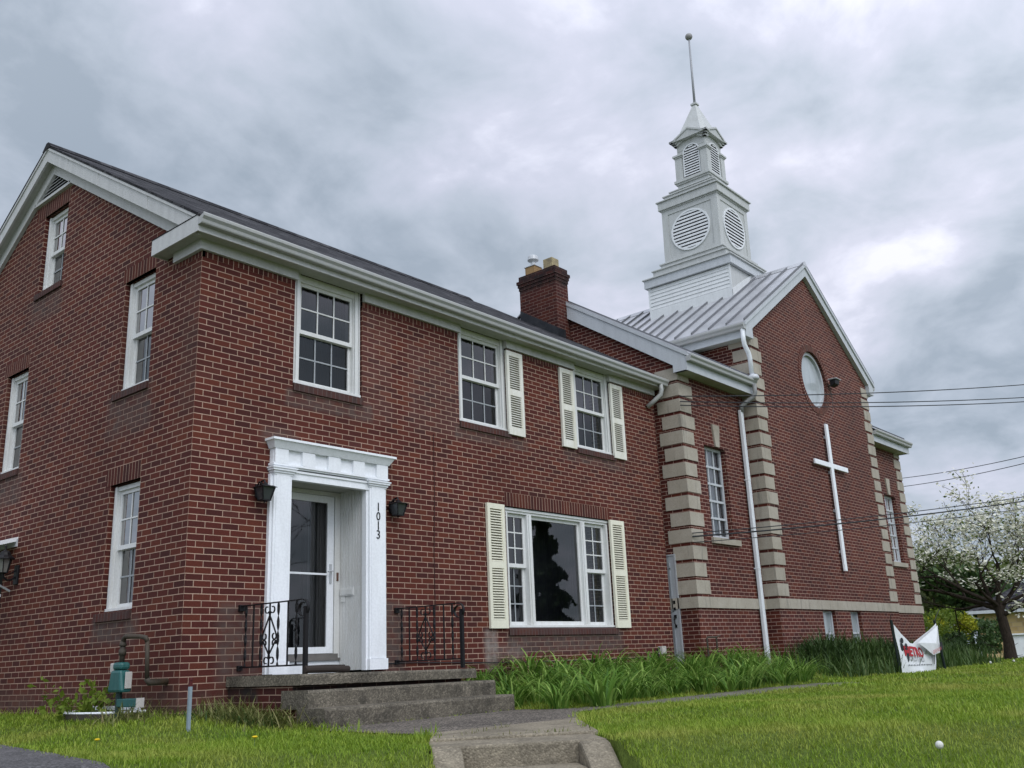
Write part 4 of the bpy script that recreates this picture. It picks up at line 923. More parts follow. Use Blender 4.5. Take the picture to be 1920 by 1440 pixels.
m = MB(); SQ(m, 1.20, 9.215, 9.425); m.build('hood_moulding', ch_trim, steeple)
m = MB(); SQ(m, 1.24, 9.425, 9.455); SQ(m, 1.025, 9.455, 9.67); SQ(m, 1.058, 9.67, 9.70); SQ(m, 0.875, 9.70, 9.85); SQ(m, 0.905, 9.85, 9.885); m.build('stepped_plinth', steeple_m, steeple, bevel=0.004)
# stage two: round louvres
m = MB(); h2 = 0.775; SQ(m, h2, 9.885, 11.35)
for F in faces4():
    m.T = F(h2)
    for (p, q, r, t) in ((-h2-0.018, -0.62, 9.885, 11.35), (0.62, h2+0.0, 9.885, 11.35), (-0.62, 0.62, 9.885, 10.02), (-0.62, 0.62, 11.22, 11.35)): m.box(p, q, -0.018, 0.0, r, t)
m.T = ID; m.build('louvre_stage', steeple_m, steeple)
def louvre_round(F, zc, r):
    T = F(h2); fr = MB(T); n = 48
    P = lambda rr, t, d: (rr*math.cos(t), d, zc+rr*math.sin(t))
    for i in range(n):
        t0, t1 = 2*math.pi*i/n, 2*math.pi*(i+1)/n
        fr.face([P(r,t0,-0.03),P(r+0.045,t0,-0.03),P(r+0.045,t1,-0.03),P(r,t1,-0.03)]); fr.face([P(r+0.045,t0,-0.03),P(r+0.045,t0,0.0),P(r+0.045,t1,0.0),P(r+0.045,t1,-0.03)]); fr.face([P(r,t0,-0.03),P(r,t1,-0.03),P(r,t1,0.0),P(r,t0,0.0)])
    return fr, T
for F in faces4():
    zc, r = 10.615, 0.505
    fr, T = louvre_round(F, zc, r); ns = 11; hh = 2*r/ns
    bkp = MB(T); bkp.face([(r*math.cos(2*math.pi*i/40), -0.004, zc+r*math.sin(2*math.pi*i/40)) for i in range(40)]); bkp.build('louvre_opening', louver_dark, steeple, recalc=False)
    for k in range(ns):
        z = zc-r+hh*k+hh*0.25; zm = z+hh*0.3
        wf = lambda zz: math.sqrt(max(0.0, r*r-(zz-zc)**2))+0.004
        wa, wb, wc = wf(z), wf(z+hh*0.42), wf(min(z+hh*0.72, zc+r-0.002))
        fr.hexa([(-wa,-0.026,z),(wa,-0.026,z),(wb,-0.006,z+hh*0.45),(-wb,-0.006,z+hh*0.45),(-wb,-0.026,z+hh*0.42),(wb,-0.026,z+hh*0.42),(wc,-0.006,z+hh*0.72),(-wc,-0.006,z+hh*0.72)])
    fr.build('round_louvre', mat_paint('louvre_white', (0.66,0.68,0.69), 0.45, 0.12) if 'louvre_white' not in MATS else MATS['louvre_white'], steeple)
m = MB(); SQ(m, 0.815, 11.35, 11.385); SQ(m, 0.858, 11.385, 11.60); SQ(m, 0.897, 11.60, 11.63); SQ(m, 0.735, 11.63, 11.77); SQ(m, 0.765, 11.77, 11.80); SQ(m, 0.61, 11.80, 11.905); SQ(m, 0.638, 11.905, 11.935); SQ(m, 0.45, 11.935, 12.12); SQ(m, 0.485, 12.12, 12.165); SQ(m, 0.515, 12.165, 12.24); m.build('upper_mouldings', steeple_m, steeple, bevel=0.004)
# stage three: belfry with arched louvres
m = MB(); hb = 0.415; SQ(m, hb, 12.24, 13.40)
for cx_ in (-1, 1):
    for cy_ in (-1, 1):
        xa, xb = sorted((SX+cx_*0.272, SX+cx_*0.472)); ya, yb = sorted((SY+cy_*0.272, SY+cy_*0.472))
        m.box(xa, xb, ya, yb, 12.24, 12.90); m.box(xa-0.02, xb+0.02, ya-0.02, yb+0.02, 12.90, 12.935); m.box(xa-0.045, xb+0.045, ya-0.045, yb+0.045, 12.935, 12.985)
m.build('belfry', steeple_m, steeple)
def arch_pts(w, z0, zs, n=12): return [(-w, z0), (w, z0)] + [(w*math.cos(math.pi*i/n), zs+w*math.sin(math.pi*i/n)) for i in range(n+1)]
for F in faces4():
    T = F(hb); w, z0, zs = 0.215, 12.30, 12.965
    o = MB(T); o.face([(p[0], -0.006, p[1]) for p in arch_pts(w, z0, zs)]); o.build('louvre_opening', louver_dark, steeple, recalc=False)
    fr = MB(T); n = 14; A = [(w, z0)]+[(w*math.cos(math.pi*i/n), zs+w*math.sin(math.pi*i/n)) for i in range(n+1)]+[(-w, z0)]
    w2 = w+0.03; B = [(w2, z0)]+[(w2*math.cos(math.pi*i/n), zs+w2*math.sin(math.pi*i/n)) for i in range(n+1)]+[(-w2, z0)]
    for i in range(len(A)-1):
        fr.face([(A[i][0],-0.03,A[i][1]),(B[i][0],-0.03,B[i][1]),(B[i+1][0],-0.03,B[i+1][1]),(A[i+1][0],-0.03,A[i+1][1])]); fr.face([(B[i][0],-0.03,B[i][1]),(B[i][0],0,B[i][1]),(B[i+1][0],0,B[i+1][1]),(B[i+1][0],-0.03,B[i+1][1])])
        fr.face([(A[i][0],-0.03,A[i][1]),(A[i+1][0],-0.03,A[i+1][1]),(A[i+1][0],0,A[i+1][1]),(A[i][0],0,A[i][1])])
    ns = 12; hh = (zs+w-z0)/ns
    for k in range(ns):
        z = z0+hh*k+0.012; zz = z+hh*0.7; ww = w if zz < zs else math.sqrt(max(0.0, w*w-(zz-zs)**2))
        if ww > 0.03: fr.hexa([(-ww,-0.028,z),(ww,-0.028,z),(ww,-0.008,z+hh*0.4),(-ww,-0.008,z+hh*0.4),(-ww,-0.028,z+hh*0.42),(ww,-0.028,z+hh*0.42),(ww,-0.008,z+hh*0.72),(-ww,-0.008,z+hh*0.72)])
    fr.build('arched_louvre', MATS['louvre_white'], steeple)
# pediment cornice on each side
m = MB()
def pedi(T, half, zc, zp, t, d0, d1):
    k = 0.10
    P = [(-half, zc-t), (-half+k, zc-t), (0, zp-t), (half-k, zc-t), (half, zc-t), (half, zc), (half-k, zc), (0, zp), (-half+k, zc), (-half, zc)]
    m.T = T; m.prism(P, d0, d1)
for kf, F in enumerate(faces4()):
    ep = 0.003*(kf % 2)
    pedi(F(0.475), 0.475-ep, 13.33, 13.545, 0.07, 0.0, 0.10); pedi(F(0.512), 0.512-ep, 13.375, 13.60, 0.055, 0.0, 0.14); pedi(F(0.56), 0.56-ep, 13.42, 13.655, 0.05, 0.0, 0.19)
    m.T = F(0.418+ep); m.prism([(-0.40+ep,13.10+ep),(0.40-ep,13.10+ep),(0.40,13.27),(0,13.5),(-0.40,13.27)], 0.0, 0.05)
m.T = ID; SQ(m, 0.42, 13.2, 13.40)
for ax in (0, 1):
    T = (lambda a, d, z: (SX+a, SY+d, z)) if ax == 0 else (lambda a, d, z: (SX+d, SY+a, z))
    m.T = T; e_ = 0.004*ax; m.prism([(-0.52-e_,13.372+e_),(0.52+e_,13.372+e_),(0,13.60+e_)], -0.535-e_, 0.535+e_)
m.T = ID; m.build('pediment_cornice', steeple_m, steeple)
m = MB(); b, z0, z1, c, tp = 0.50, 13.41, 14.55, 0.13, 0.055
ringb = [(-b+c,-b),(b-c,-b),(b,-b+c),(b,b-c),(b-c,b),(-b+c,b),(-b,b-c),(-b,-b+c)]
ringt = [(-tp*0.7,-tp),(tp*0.7,-tp),(tp,-tp*0.7),(tp,tp*0.7),(tp*0.7,tp),(-tp*0.7,tp),(-tp,tp*0.7),(-tp,-tp*0.7)]
for i in range(8):
    j = (i+1) % 8; m.face([(SX+ringb[i][0],SY+ringb[i][1],z0),(SX+ringb[j][0],SY+ringb[j][1],z0),(SX+ringt[j][0],SY+ringt[j][1],z1),(SX+ringt[i][0],SY+ringt[i][1],z1)])
m.face([(SX+p[0],SY+p[1],z1) for p in ringt]); SQ(m, 0.085, 14.55, 14.60); SQ(m, 0.055, 14.60, 14.63)
m.build('spire', steeple_m, steeple)
m = MB(); m.lathe((SX,SY,14.62), [(0.034,0),(0.030,0.9),(0.024,2.05)], 10); m.build('finial_rod', mat_paint('rod_grey', (0.30,0.31,0.33), 0.4, 0.1), steeple, smooth=True)
m = MB(); m.lathe((SX,SY,16.75), [(0.1*math.sin(math.pi*k/12)+0.0005, -0.1*math.cos(math.pi*k/12)) for k in range(13)], 18); m.build('finial_ball', mat_paint('ball_grey', (0.26,0.255,0.25), 0.5, 0.2), steeple, smooth=True)
# the steeple leans slightly (about its seat on the ridge)
LEAN = 0.036
for o in steeple.children:
    for v in o.data.vertices:
        v.co.x += (v.co.z-9.0)*LEAN if v.co.z > 9.0 else 0.0

# ================================================================== FIXED THINGS ON THE WALLS
def lantern(x, z, label):
    t = thing('wall_lantern', label, 'lantern', (x, 0, z), 'black lanterns beside the front door')
    m = MB(); m.box(x-0.045, x+0.045, -0.02, 0.0, z-0.06, z+0.09); m.build('back_plate', black_m, t, bevel=0.006)
    m = MB(); m.tube([(x,-0.02,z+0.06),(x,-0.06,z+0.12),(x,-0.11,z+0.125),(x,-0.125,z+0.09),(x,-0.12,z+0.06)], 0.011, 8)
    for s in (-1, 1): m.tube([(x+s*0.03,-0.03,z+0.075),(x+s*0.045,-0.08,z+0.105),(x+s*0.03,-0.12,z+0.085)], 0.009, 6)
    m.lathe((x,-0.12,z+0.045), [(0.07,0.0),(0.062,0.012),(0.04,0.03),(0.015,0.045)], 4+4)
    m.build('scroll_arm', black_m, t)
    m = MB(); w0, w1 = 0.082, 0.048; zt_, zb_ = z+0.045, z-0.095; y = -0.12
    for sx_ in (-1, 1):
        for sy_ in (-1, 1): m.tube([(x+sx_*w0,y+sy_*w0,zt_),(x+sx_*w1,y+sy_*w1,zb_)], 0.008, 6)
    m.hexa([(x-w1-.006,y-w1-.006,zb_-0.012),(x+w1+.006,y-w1-.006,zb_-0.012),(x+w1+.006,y+w1+.006,zb_-0.012),(x-w1-.006,y+w1+.006,zb_-0.012),(x-w1-.006,y-w1-.006,zb_),(x+w1+.006,y-w1-.006,zb_),(x+w1+.006,y+w1+.006,zb_),(x-w1-.006,y+w1+.006,zb_)])
    m.hexa([(x-w0-.02,y-w0-.02,zt_-.004),(x+w0+.02,y-w0-.02,zt_-.004),(x+w0+.02,y+w0+.02,zt_-.004),(x-w0-.02,y+w0+.02,zt_-.004),(x-w0+.01,y-w0+.01,zt_+.014),(x+w0-.01,y-w0+.01,zt_+.014),(x+w0-.01,y+w0-.01,zt_+.014),(x-w0+.01,y+w0-.01,zt_+.014)])
    m.tube([(x,y,zb_-0.012),(x,y,zb_-0.035)], 0.008, 6); m.build('lamp_frame', black_m, t)
    m = MB(); v0, v1 = w0-0.006, w1-0.004
    m.hexa([(x-v1,y-v1,zb_),(x+v1,y-v1,zb_),(x+v1,y+v1,zb_),(x-v1,y+v1,zb_),(x-v0,y-v0,zt_-.005),(x+v0,y-v0,zt_-.005),(x+v0,y+v0,zt_-.005),(x-v0,y+v0,zt_-.005)])
    m.build('lamp_glass', mat_paint('smoked_lantern_glass', (0.045,0.05,0.055), 0.15, 0.3, spec=0.6), t); return t
lantern(0.845, 2.335, 'black wall lantern left of the white door surround')
lantern(2.835, 2.335, 'black wall lantern right of the house number pillar')
# carriage lantern by the side door
t = thing('carriage_lantern', 'black carriage lantern on the gable wall under the white awning', 'lantern', (0, 3.97, 1.75))
m = MB(HG); m.box(3.92, 4.02, -0.035, 0.0, 1.62, 1.87); m.build('back_plate', black_m, t, bevel=0.01)
m = MB(HG); m.tube([(3.97,-0.03,1.72),(3.95,-0.08,1.68),(3.93,-0.14,1.67),(3.92,-0.19,1.70),(3.92,-0.2,1.745)], 0.013, 8); m.tube([(3.97,-0.03,1.80),(3.94,-0.10,1.76),(3.92,-0.17,1.73)], 0.008, 6); m.build('scroll_arm', black_m, t)
m = MB(); c = (-0.2, 3.92, 1.745); m.lathe(c, [(0.025,0),(0.05,0.012),(0.055,0.02)], 6)
for k in range(6):
    a = math.pi/3*k; m.tube([(c[0]+0.05*math.cos(a),c[1]+0.05*math.sin(a),c[2]+0.015),(c[0]+0.085*math.cos(a),c[1]+0.085*math.sin(a),c[2]+0.19)], 0.006, 6)
m.lathe((c[0],c[1],c[2]+0.185), [(0.12,0),(0.118,0.012),(0.075,0.05),(0.06,0.09),(0.03,0.105),(0.012,0.12),(0.010,0.15),(0.016,0.16),(0.003,0.19)], 12); m.build('lamp_frame', black_m, t)
m = MB(); m.lathe((c[0],c[1],c[2]+0.02), [(0.046,0),(0.08,0.165)], 6); m.lathe((c[0],c[1],c[2]+0.025), [(0.018,0),(0.018,0.08)], 8); m.build('lamp_glass', mat_paint('clear_lantern_glass', (0.17,0.17,0.155), 0.15, 0.3, spec=0.6), t)
# awning
t = thing('door_awning', 'white metal awning over the side door in the gable wall', 'awning', (0, 4.1, 2.2))
m = MB(HG); m.hexa([(4.07,-0.9,1.93),(5.65,-0.9,1.93),(5.65,-0.0,2.19),(4.07,-0.0,2.19),(4.07,-0.9,1.96),(5.65,-0.9,1.96),(5.65,-0.0,2.225),(4.07,-0.0,2.225)])
for k in range(9): m.hexa([(4.07+0.19*k,-0.9,1.96),(4.10+0.19*k,-0.9,1.96),(4.10+0.19*k,-0.0,2.225),(4.07+0.19*k,-0.0,2.225),(4.07+0.19*k,-0.9,1.98),(4.10+0.19*k,-0.9,1.98),(4.10+0.19*k,0,2.245),(4.07+0.19*k,0,2.245)])
m.build('awning_roof', white, t)
m = MB(HG); m.prism([(4.068,2.12),(5.65,2.12),(5.65,2.22),(4.068,2.22)], -0.02, 0.0)
for y in (4.09, 5.6): m.tube([(y,-0.03,1.55),(y,-0.8,1.94)], 0.014, 8)
m.build('awning_bracket', galv, t)
# cross and floodlight on the church
t = thing('wall_cross', 'tall white cross mounted on the church front below the round window', 'cross', (15.20, KY, 2.0))
m = MB(); m.box(15.135, 15.265, -0.865, -0.815, 1.985, 5.24); m.build('upright', white, t, bevel=0.008)
m = MB(); m.box(14.30, 15.134, -0.862, -0.818, 4.235, 4.345); m.box(15.266, 16.10, -0.862, -0.818, 4.235, 4.345); m.build('crossbar', white, t, bevel=0.008)
for z in (2.4, 3.3, 4.15, 4.95): MB().box(15.17, 15.23, -0.815, KY, z-0.03, z+0.03).build('wall_bracket', galv, t)
t = thing('floodlight', 'dark floodlight on the church wall right of the round window', 'floodlight', (15.80, KY, 6.33))
m = MB(); m.tube([(15.86,KY,6.28),(15.86,KY-0.14,6.30)], 0.025, 8); m.tube([(15.93,KY-0.005,6.25),(15.97,KY-0.01,5.95),(15.90,KY-0.01,5.6),(15.62,KY-0.01,5.42)], 0.005, 6); m.build('mount_arm', mat_paint('old_conduit', (0.14,0.12,0.11), 0.6, 0.3), t)
m = MB(); m.hexa([(15.72,KY-0.22,6.27),(15.96,KY-0.22,6.27),(15.94,KY-0.10,6.22),(15.74,KY-0.10,6.22),(15.71,KY-0.24,6.38),(15.97,KY-0.24,6.38),(15.94,KY-0.08,6.37),(15.74,KY-0.08,6.37)]); m.build('lamp_head', black_m, t, bevel=0.012)
m = MB(); m.box(15.69, 15.99, KY-0.27, KY-0.07, 6.385, 6.397); m.build('lamp_visor', galv, t)

# ================================================================== LANDING, STEPS, RAILS
t = thing('porch_landing', 'weathered concrete porch slab on a low brick base at the front door', 'landing', (1.4, -0.6, 0))
def slab(x0, x1, y0, y1, z0, z1, name, mat, parent, tilt=0.0, chip=0.012, n=40, seed=1):
    """cast slab with slightly chipped top front edge; tilt lowers the right end"""
    rr = random.Random(seed); V = []; 
    m = MB(); prof = [(y1, z0), (y0, z0), (y0-0.0, z1-0.02), (y0+0.016, z1), (y1, z1)]
    rings = []
    for i in range(n+1):
        x = x0+(x1-x0)*i/n; dz = -tilt*(i/n); c = rr.uniform(0, chip)*(1 if rr.random() < 0.4 else 0.25)
        P = [(x, prof[0][0], prof[0][1]+dz), (x, prof[1][0]+c*0.3, prof[1][1]+dz+c*0.4), (x, prof[2][0]+c*0.4, prof[2][1]+dz-c), (x, prof[3][0]+c, prof[3][1]+dz-c*0.3), (x, prof[4][0], prof[4][1]+dz)]
        rings.append(m.pts(P))
    for i in range(n):
        for k in range(5): k2 = (k+1) % 5; m.f.append((rings[i]+k, rings[i]+k2, rings[i+1]+k2, rings[i+1]+k))
    m.f.append(tuple(rings[0]+k for k in range(5))); m.f.append(tuple(rings[-1]+k for k in range(4, -1, -1)))
    return m.build(name, mat, parent)
slab(0.53, 2.985, -1.24, -0.002, 0.288, 0.392, 'slab', conc_dark, t, tilt=0.028)
m = MB(); m.box(0.56, 2.90, -1.08, -0.004, -0.5, 0.282); m.build('brick_base', brick_base, t)
def step(x0, x1, y0, z0, z1, tilt, label, seed):
    o = slab(x0, x1, y0, y0+0.42, z0, z1, 'concrete_step', conc_dark, None, tilt=tilt, seed=seed, chip=0.010)
    return tag(o, label, 'step', 'concrete steps up to the front door')
step(0.54, 3.18, -1.35, 0.070, 0.240, 0.012, 'upper concrete step just below the porch slab', 3)
step(0.50, 3.15, -1.65, -0.16, 0.080, 0.008, 'lowest concrete step meeting the pebbled path', 4)
t = thing('step_footing', 'broken brick footing under the left end of the concrete steps', 'footing', (0.5,-1.3,-0.1))
m = MB(); m.box(0.575, 3.1, -1.33, -1.085, -0.5, 0.066); m.build('footing_bricks', brick_base, t)

def railing(x, label, side):
    t = thing('iron_railing', label, 'railing', (x, -0.55, 0.38), 'wrought iron railings of the porch')
    yp = -1.11; z0 = 0.385; zw, zp = 1.10, 1.115; zb = 0.475
    m = MB(); m.box(x-0.019, x+0.019, yp-0.019, yp+0.019, z0-0.01, 1.03); m.build('post', black_m, t)
    m = MB(); m.box(x-0.016, x+0.016, yp+0.05, 0.0, zw-0.006, zw+0.006); m.box(x-0.035, x+0.035, -0.03, 0.0, zw-0.05, zw+0.012)
    P = []
    for k in range(26):          # lamb's tongue scroll over the post
        a = math.pi/2 - k*0.26; r = 0.088-0.0012*k
        P.append((x, yp+0.045-r*math.cos(a)*1.0, zw-0.088+r*math.sin(a)))
    m.flat([(x, yp+0.12, zw)]+P, 0.032, 0.008, (1,0,0)); m.build('top_rail', black_m, t)
    m = MB(); m.box(x-0.010, x+0.010, yp, 0.0, zb-0.008, zb+0.008); m.box(x-0.03, x+0.03, -0.025, 0.0, zb-0.03, zb+0.02); m.build('bottom_rail', black_m, t)
    def plain(y): 
        m = MB(); m.box(x-0.0065, x+0.0065, y-0.0065, y+0.0065, zb, zw); return m.build('baluster', black_m, t)
    def twist(y):
        m = MB(); n = 44; rings = []
        for i in range(n+1):
            z = zb+(zw-zb)*i/n; a = i/n*math.pi*4.2; hw, ht = 0.014, 0.004
            rings.append(m.pts([(x+math.cos(a)*u-math.sin(a)*v, y+math.sin(a)*u+math.cos(a)*v, z) for u, v in ((-hw,-ht),(hw,-ht),(hw,ht),(-hw,ht))]))
        for i in range(n):
            for k in range(4): k2 = (k+1) % 4; m.f.append((rings[i]+k, rings[i]+k2, rings[i+1]+k2, rings[i+1]+k))
        return m.build('twisted_baluster', black_m, t)
    twist(-0.10); plain(-0.235); twist(-0.37); plain(-0.515); twist(-0.66); plain(-0.82); twist(-0.96)
    m = MB(); yc = -0.515; h = zw-zb; w = 0.125
    def sc(pts): m.flat([(x, yc+p[0], zb+p[1]*h) for p in pts], 0.014, 0.009, (1,0,0))
    def spiral(c, r0, a0, sgn, n=12, turn=4.4): return [(c[0]+sgn*(r0*(1-0.35*i/n))*math.cos(a0+turn*i/n), c[1]+(r0*(1-0.35*i/n))*math.sin(a0+turn*i/n)/h) for i in range(n+1)]
    for s in (-1, 1):
        # upper C scroll from the top centre out to the sides
        sc([(s*0.004, 0.80)] + [(s*0.004+s*0.1*t_, 0.80-0.27*t_) for t_ in (0.5, 1.0)] + [(s*(0.115), 0.485)] + spiral((s*0.082, 0.475), 0.038, -0.25, s, turn=-4.2))
        sc(list(reversed(spiral((s*0.048, 0.90), 0.040, -2.6, s, turn=4.6))) + [(s*0.004, 0.80)])
        sc([(s*0.004, 0.19)] + [(s*0.004+s*0.1*t_, 0.19+0.20*t_) for t_ in (0.5, 1.0)] + [(s*0.115, 0.345)] + spiral((s*0.082, 0.36), 0.036, 0.25, s, turn=4.2))
        sc(list(reversed(spiral((s*0.048, 0.085), 0.040, 2.6, s, turn=-4.6))) + [(s*0.004, 0.19)])
    m.build('scrollwork', black_m, t)
railing(0.68, 'black iron scroll railing left of the front door', 0)
railing(2.90, 'black iron scroll railing right of the front door against the bricks', 1)
m = MB(); m.tube([(0.62,-1.185,0.425),(0.80,-1.19,0.425),(0.97,-1.185,0.422),(1.16,-1.18,0.418)], [0.030,0.034,0.031,0.034], 10)
m.tube([(0.64,-1.155,0.448),(0.9,-1.15,0.45),(1.14,-1.145,0.445)], 0.018, 8)
tag(m.build('rolled_mat', mat_paint('mat_brown', (0.030,0.022,0.018), 0.9, 0.3), None, loc=(0.95,-1.12,0.4)), 'dark rolled mat lying on the porch slab edge', 'mat')

# ================================================================== GROUND
SO = np.array([-0.05, -4.43]); SU = np.array([0.743, -0.669]); SV = np.array([-0.669, -0.743])   # lower stair: origin, along a tread, downhill
def ss(a, b, x): t = np.clip((x-a)/(b-a), 0, 1); return t*t*(3-2*t)
def gz(x, y, cut=True):
    x = np.asarray(x, float); y = np.asarray(y, float)
    dx = np.maximum(0-x, 0)+np.maximum(x-20.9, 0); dyf = np.maximum(np.where(x < 9.4, 0.0, -0.5)-y, 0); dy = np.where(y > 8, y-8, dyf)
    dist = np.sqrt(dx*dx+dy*dy)
    rise = 0.14*(1-ss(0.0, 1.7, dist)) + 0.12*ss(3.2, 5.0, x)*(1-ss(0.2, 1.9, dist))
    s = (x-SO[0])*SV[0]+(y-SO[1])*SV[1]
    z = -0.105 + rise - 0.20*np.maximum(s-0.28, 0)
    z = np.maximum(z, -1.07)
    far = np.sqrt((x-10)**2+(y-4)**2)
    z = z + 0.015*np.sin(x*1.3+y*0.7)*ss(1.5, 4, dist) - 0.55*ss(12, 46, far)
    if cut:
        u = (x-SO[0])*SU[0]+(y-SO[1])*SU[1]
        z = np.where((np.abs(u) < 0.60) & (s > -0.40) & (s < 3.3), z-0.7, z)
    return z
xs = np.unique(np.concatenate([np.linspace(-400,-20,12), np.linspace(-20,-4,33), np.arange(-4,5.01,0.1), np.linspace(5,30,84), np.linspace(30,70,21), np.linspace(70,400,12)]))
ys = np.unique(np.concatenate([np.linspace(-400,-20,12), np.linspace(-20,-8,25), np.arange(-8,1.01,0.1), np.linspace(1,20,40), np.linspace(20,60,21), np.linspace(60,400,12)]))
XX, YY = np.meshgrid(xs, ys); ZZ = gz(XX, YY)
nx, ny = len(xs), len(ys); idx = np.arange(nx*ny).reshape(ny, nx)
F = np.stack([idx[:-1,:-1], idx[:-1,1:], idx[1:,1:], idx[1:,:-1]], -1).reshape(-1, 4)
tag(raw_mesh('lawn', np.stack([XX, YY, ZZ], -1).reshape(-1, 3), F, soil, smooth=True), kind='structure')
def sheet(name, poly, lift, mat, res=0.25, kind='structure'):
    """flat-lying sheet over a polygon, following the ground"""
    bm = bmesh.new(); vs = [bm.verts.new((p[0], p[1], 0)) for p in poly]; bm.faces.new(vs)
    x0, x1 = min(p[0] for p in poly), max(p[0] for p in poly); y0, y1 = min(p[1] for p in poly), max(p[1] for p in poly)
    for k in range(1, int((x1-x0)/res)+1): bmesh.ops.bisect_plane(bm, geom=bm.verts[:]+bm.edges[:]+bm.faces[:], plane_co=(x0+k*res,0,0), plane_no=(1,0,0))
    for k in range(1, int((y1-y0)/res)+1): bmesh.ops.bisect_plane(bm, geom=bm.verts[:]+bm.edges[:]+bm.faces[:], plane_co=(0,y0+k*res,0), plane_no=(0,1,0))
    for v in bm.verts: v.co.z = float(gz(v.co.x, v.co.y, False))+lift
    me = bpy.data.meshes.new(name); bm.to_mesh(me); bm.free(); me.materials.append(mat)
    o = bpy.data.objects.new(name, me); COL.objects.link(o); return tag(o, kind=kind)
# path of exposed aggregate in front of the steps, then along the flower bed
PATIO = [(0.35,-1.66),(0.30,-2.6),(0.30,-3.27),(1.1,-3.34),(1.95,-3.42),(2.35,-3.12),(2.75,-2.88),(3.3,-2.78),(3.3,-2.15),(3.2,-1.66)]
sheet('path', PATIO, 0.012, aggregate)
WALK = [(3.304,-2.15),(3.304,-2.76),(5.0,-2.86),(7.0,-2.93),(9.0,-3.25),(9.9,-2.9),(9.6,-2.35),(8.8,-2.2),(6,-2.2)]
sheet('walkway', WALK, 0.004, mat_concrete('mossy_walk', (0.115,0.11,0.085), (0.17,0.16,0.125), 0.3, dark=(0.05,0.06,0.03), dk=0.6))
DRV = [(-1.52,0.4),(-1.78,-1.2),(-2.12,-2.7),(-2.6,-4.2),(-3.3,-5.6),(-4.6,-7.2),(-7.5,-7.2),(-7.5,8.0),(-1.25,8.0),(-1.3,2.0)]
sheet('driveway', DRV, 0.014, asphalt)
rd = MB(); c0 = SO+SV*9.3
def sl(u, s, z): p = SO+SU*u+SV*s; return (p[0], p[1], z)
rd.face([sl(-60,4.4,-1.055),sl(60,4.4,-1.055),sl(60,6.0,-1.055),sl(-60,6.0,-1.055)]); tag(rd.build('pavement', conc_light, None), kind='structure')
rd = MB(); rd.face([sl(-60,6.01,-1.17),sl(60,6.01,-1.17),sl(60,14,-1.17),sl(-60,14,-1.17)]); tag(rd.build('road', asphalt, None), kind='structure')

# concrete apron strip and the lower stair
def inset_slab(poly, z0, z1, name, mat, parent=None, bevel=0.012):
    m = MB(); n = len(poly); b = m.pts([(p[0],p[1],z0) for p in poly]+[(p[0],p[1],z1) for p in poly])
    m.f.append(tuple(range(b+n-1, b-1, -1))); m.f.append(tuple(range(b+n, b+2*n)))
    for i in range(n): j = (i+1) % n; m.f.append((b+i, b+j, b+n+j, b+n+i))
    return m.build(name, mat, parent, bevel=bevel)
strip = [(0.27,-3.25),(-0.21,-3.72),(0.735,-4.53),(1.95,-3.42)]
tag(inset_slab(strip, -0.4, -0.086, 'concrete_slab', conc_light), 'pale concrete slab between the pebbled path and the lower stair', 'slab')
t = thing('garden_stair', 'pale concrete stair with low side walls leading down from the path', 'stair', sl(0,0.3,-0.3))
def slq(m, u0, u1, s0, s1, z0, z1, z1b=None):
    z1b = z1 if z1b is None else z1b
    m.hexa([sl(u0,s0,z0),sl(u1,s0,z0),sl(u1,s1,z0),sl(u0,s1,z0),sl(u0,s0,z1),sl(u1,s0,z1),sl(u1,s1,z1b),sl(u0,s1,z1b)])
m = MB(); slq(m, -0.61, 0.61, -0.50, 0.02, -0.6, -0.108); m.build('top_step', conc_light, t, bevel=0.018)
zt_ = -0.108
for k in range(7):
    m = MB(); zt_ -= 0.145; slq(m, -0.40, 0.40, 0.02+0.30*k, 0.02+0.30*(k+1)+0.02, -1.6, zt_); m.build('tread', conc_light, t, bevel=0.014)
for q in (-1, 1):
    m = MB(); u0, u1 = sorted((q*0.402, q*0.61))
    P = [(0.021,-0.112),(0.12,-0.125),(2.2,-1.02),(2.2,-1.6),(0.021,-1.6)]
    b = m.pts([sl(u0,p[0],p[1]) for p in P]+[sl(u1,p[0],p[1]) for p in P]); n = len(P)
    m.f.append(tuple(range(b,b+n))); m.f.append(tuple(range(b+2*n-1,b+n-1,-1)))
    for i in range(n): j=(i+1)%n; m.f.append((b+i,b+j,b+n+j,b+n+i))
    m.build('side_wall', conc_light, t, bevel=0.02)

# ================================================================== SMALL THINGS BY THE HOUSE CORNER
MX, MY = -0.30, 0.565
t = thing('gas_meter', 'green gas meter on a pipe stand against the gable wall', 'gas meter', (MX, MY, 0))
m = MB(); y0_, y1_ = MY-0.10, MY+0.125
m.hexa([(MX-0.07,y0_-0.03,0.285),(MX+0.05,y0_-0.03,0.285),(MX+0.05,y1_+0.03,0.285),(MX-0.07,y1_+0.03,0.285),(MX-0.07,y0_+0.02,0.50),(MX+0.05,y0_+0.02,0.50),(MX+0.05,y1_-0.02,0.50),(MX-0.07,y1_-0.02,0.50)])
m.box(MX-0.06, MX+0.045, y0_+0.02, y1_-0.03, 0.501, 0.575); m.build('meter_body', meter_g, t, bevel=0.025)
m = MB(); m.box(MX-0.04, MX+0.04, y1_-0.035, y1_+0.055, 0.475, 0.57); m.build('meter_index', plastic_w, t, bevel=0.012)
m = MB(); m.box(MX-0.035, MX+0.035, y0_-0.042, y0_-0.028, 0.32, 0.48); m.build('meter_plate', plastic_w, t, bevel=0.005)
m = MB(); m.tube([(MX,MY+0.02,0.57),(MX,MY+0.02,0.78)], 0.026, 10); m.tube([(MX,MY+0.02,0.64),(MX,MY+0.02,0.70)], 0.038, 8); m.tube([(MX,MY+0.02,0.73),(MX,MY+0.02,0.76)], 0.036, 8)
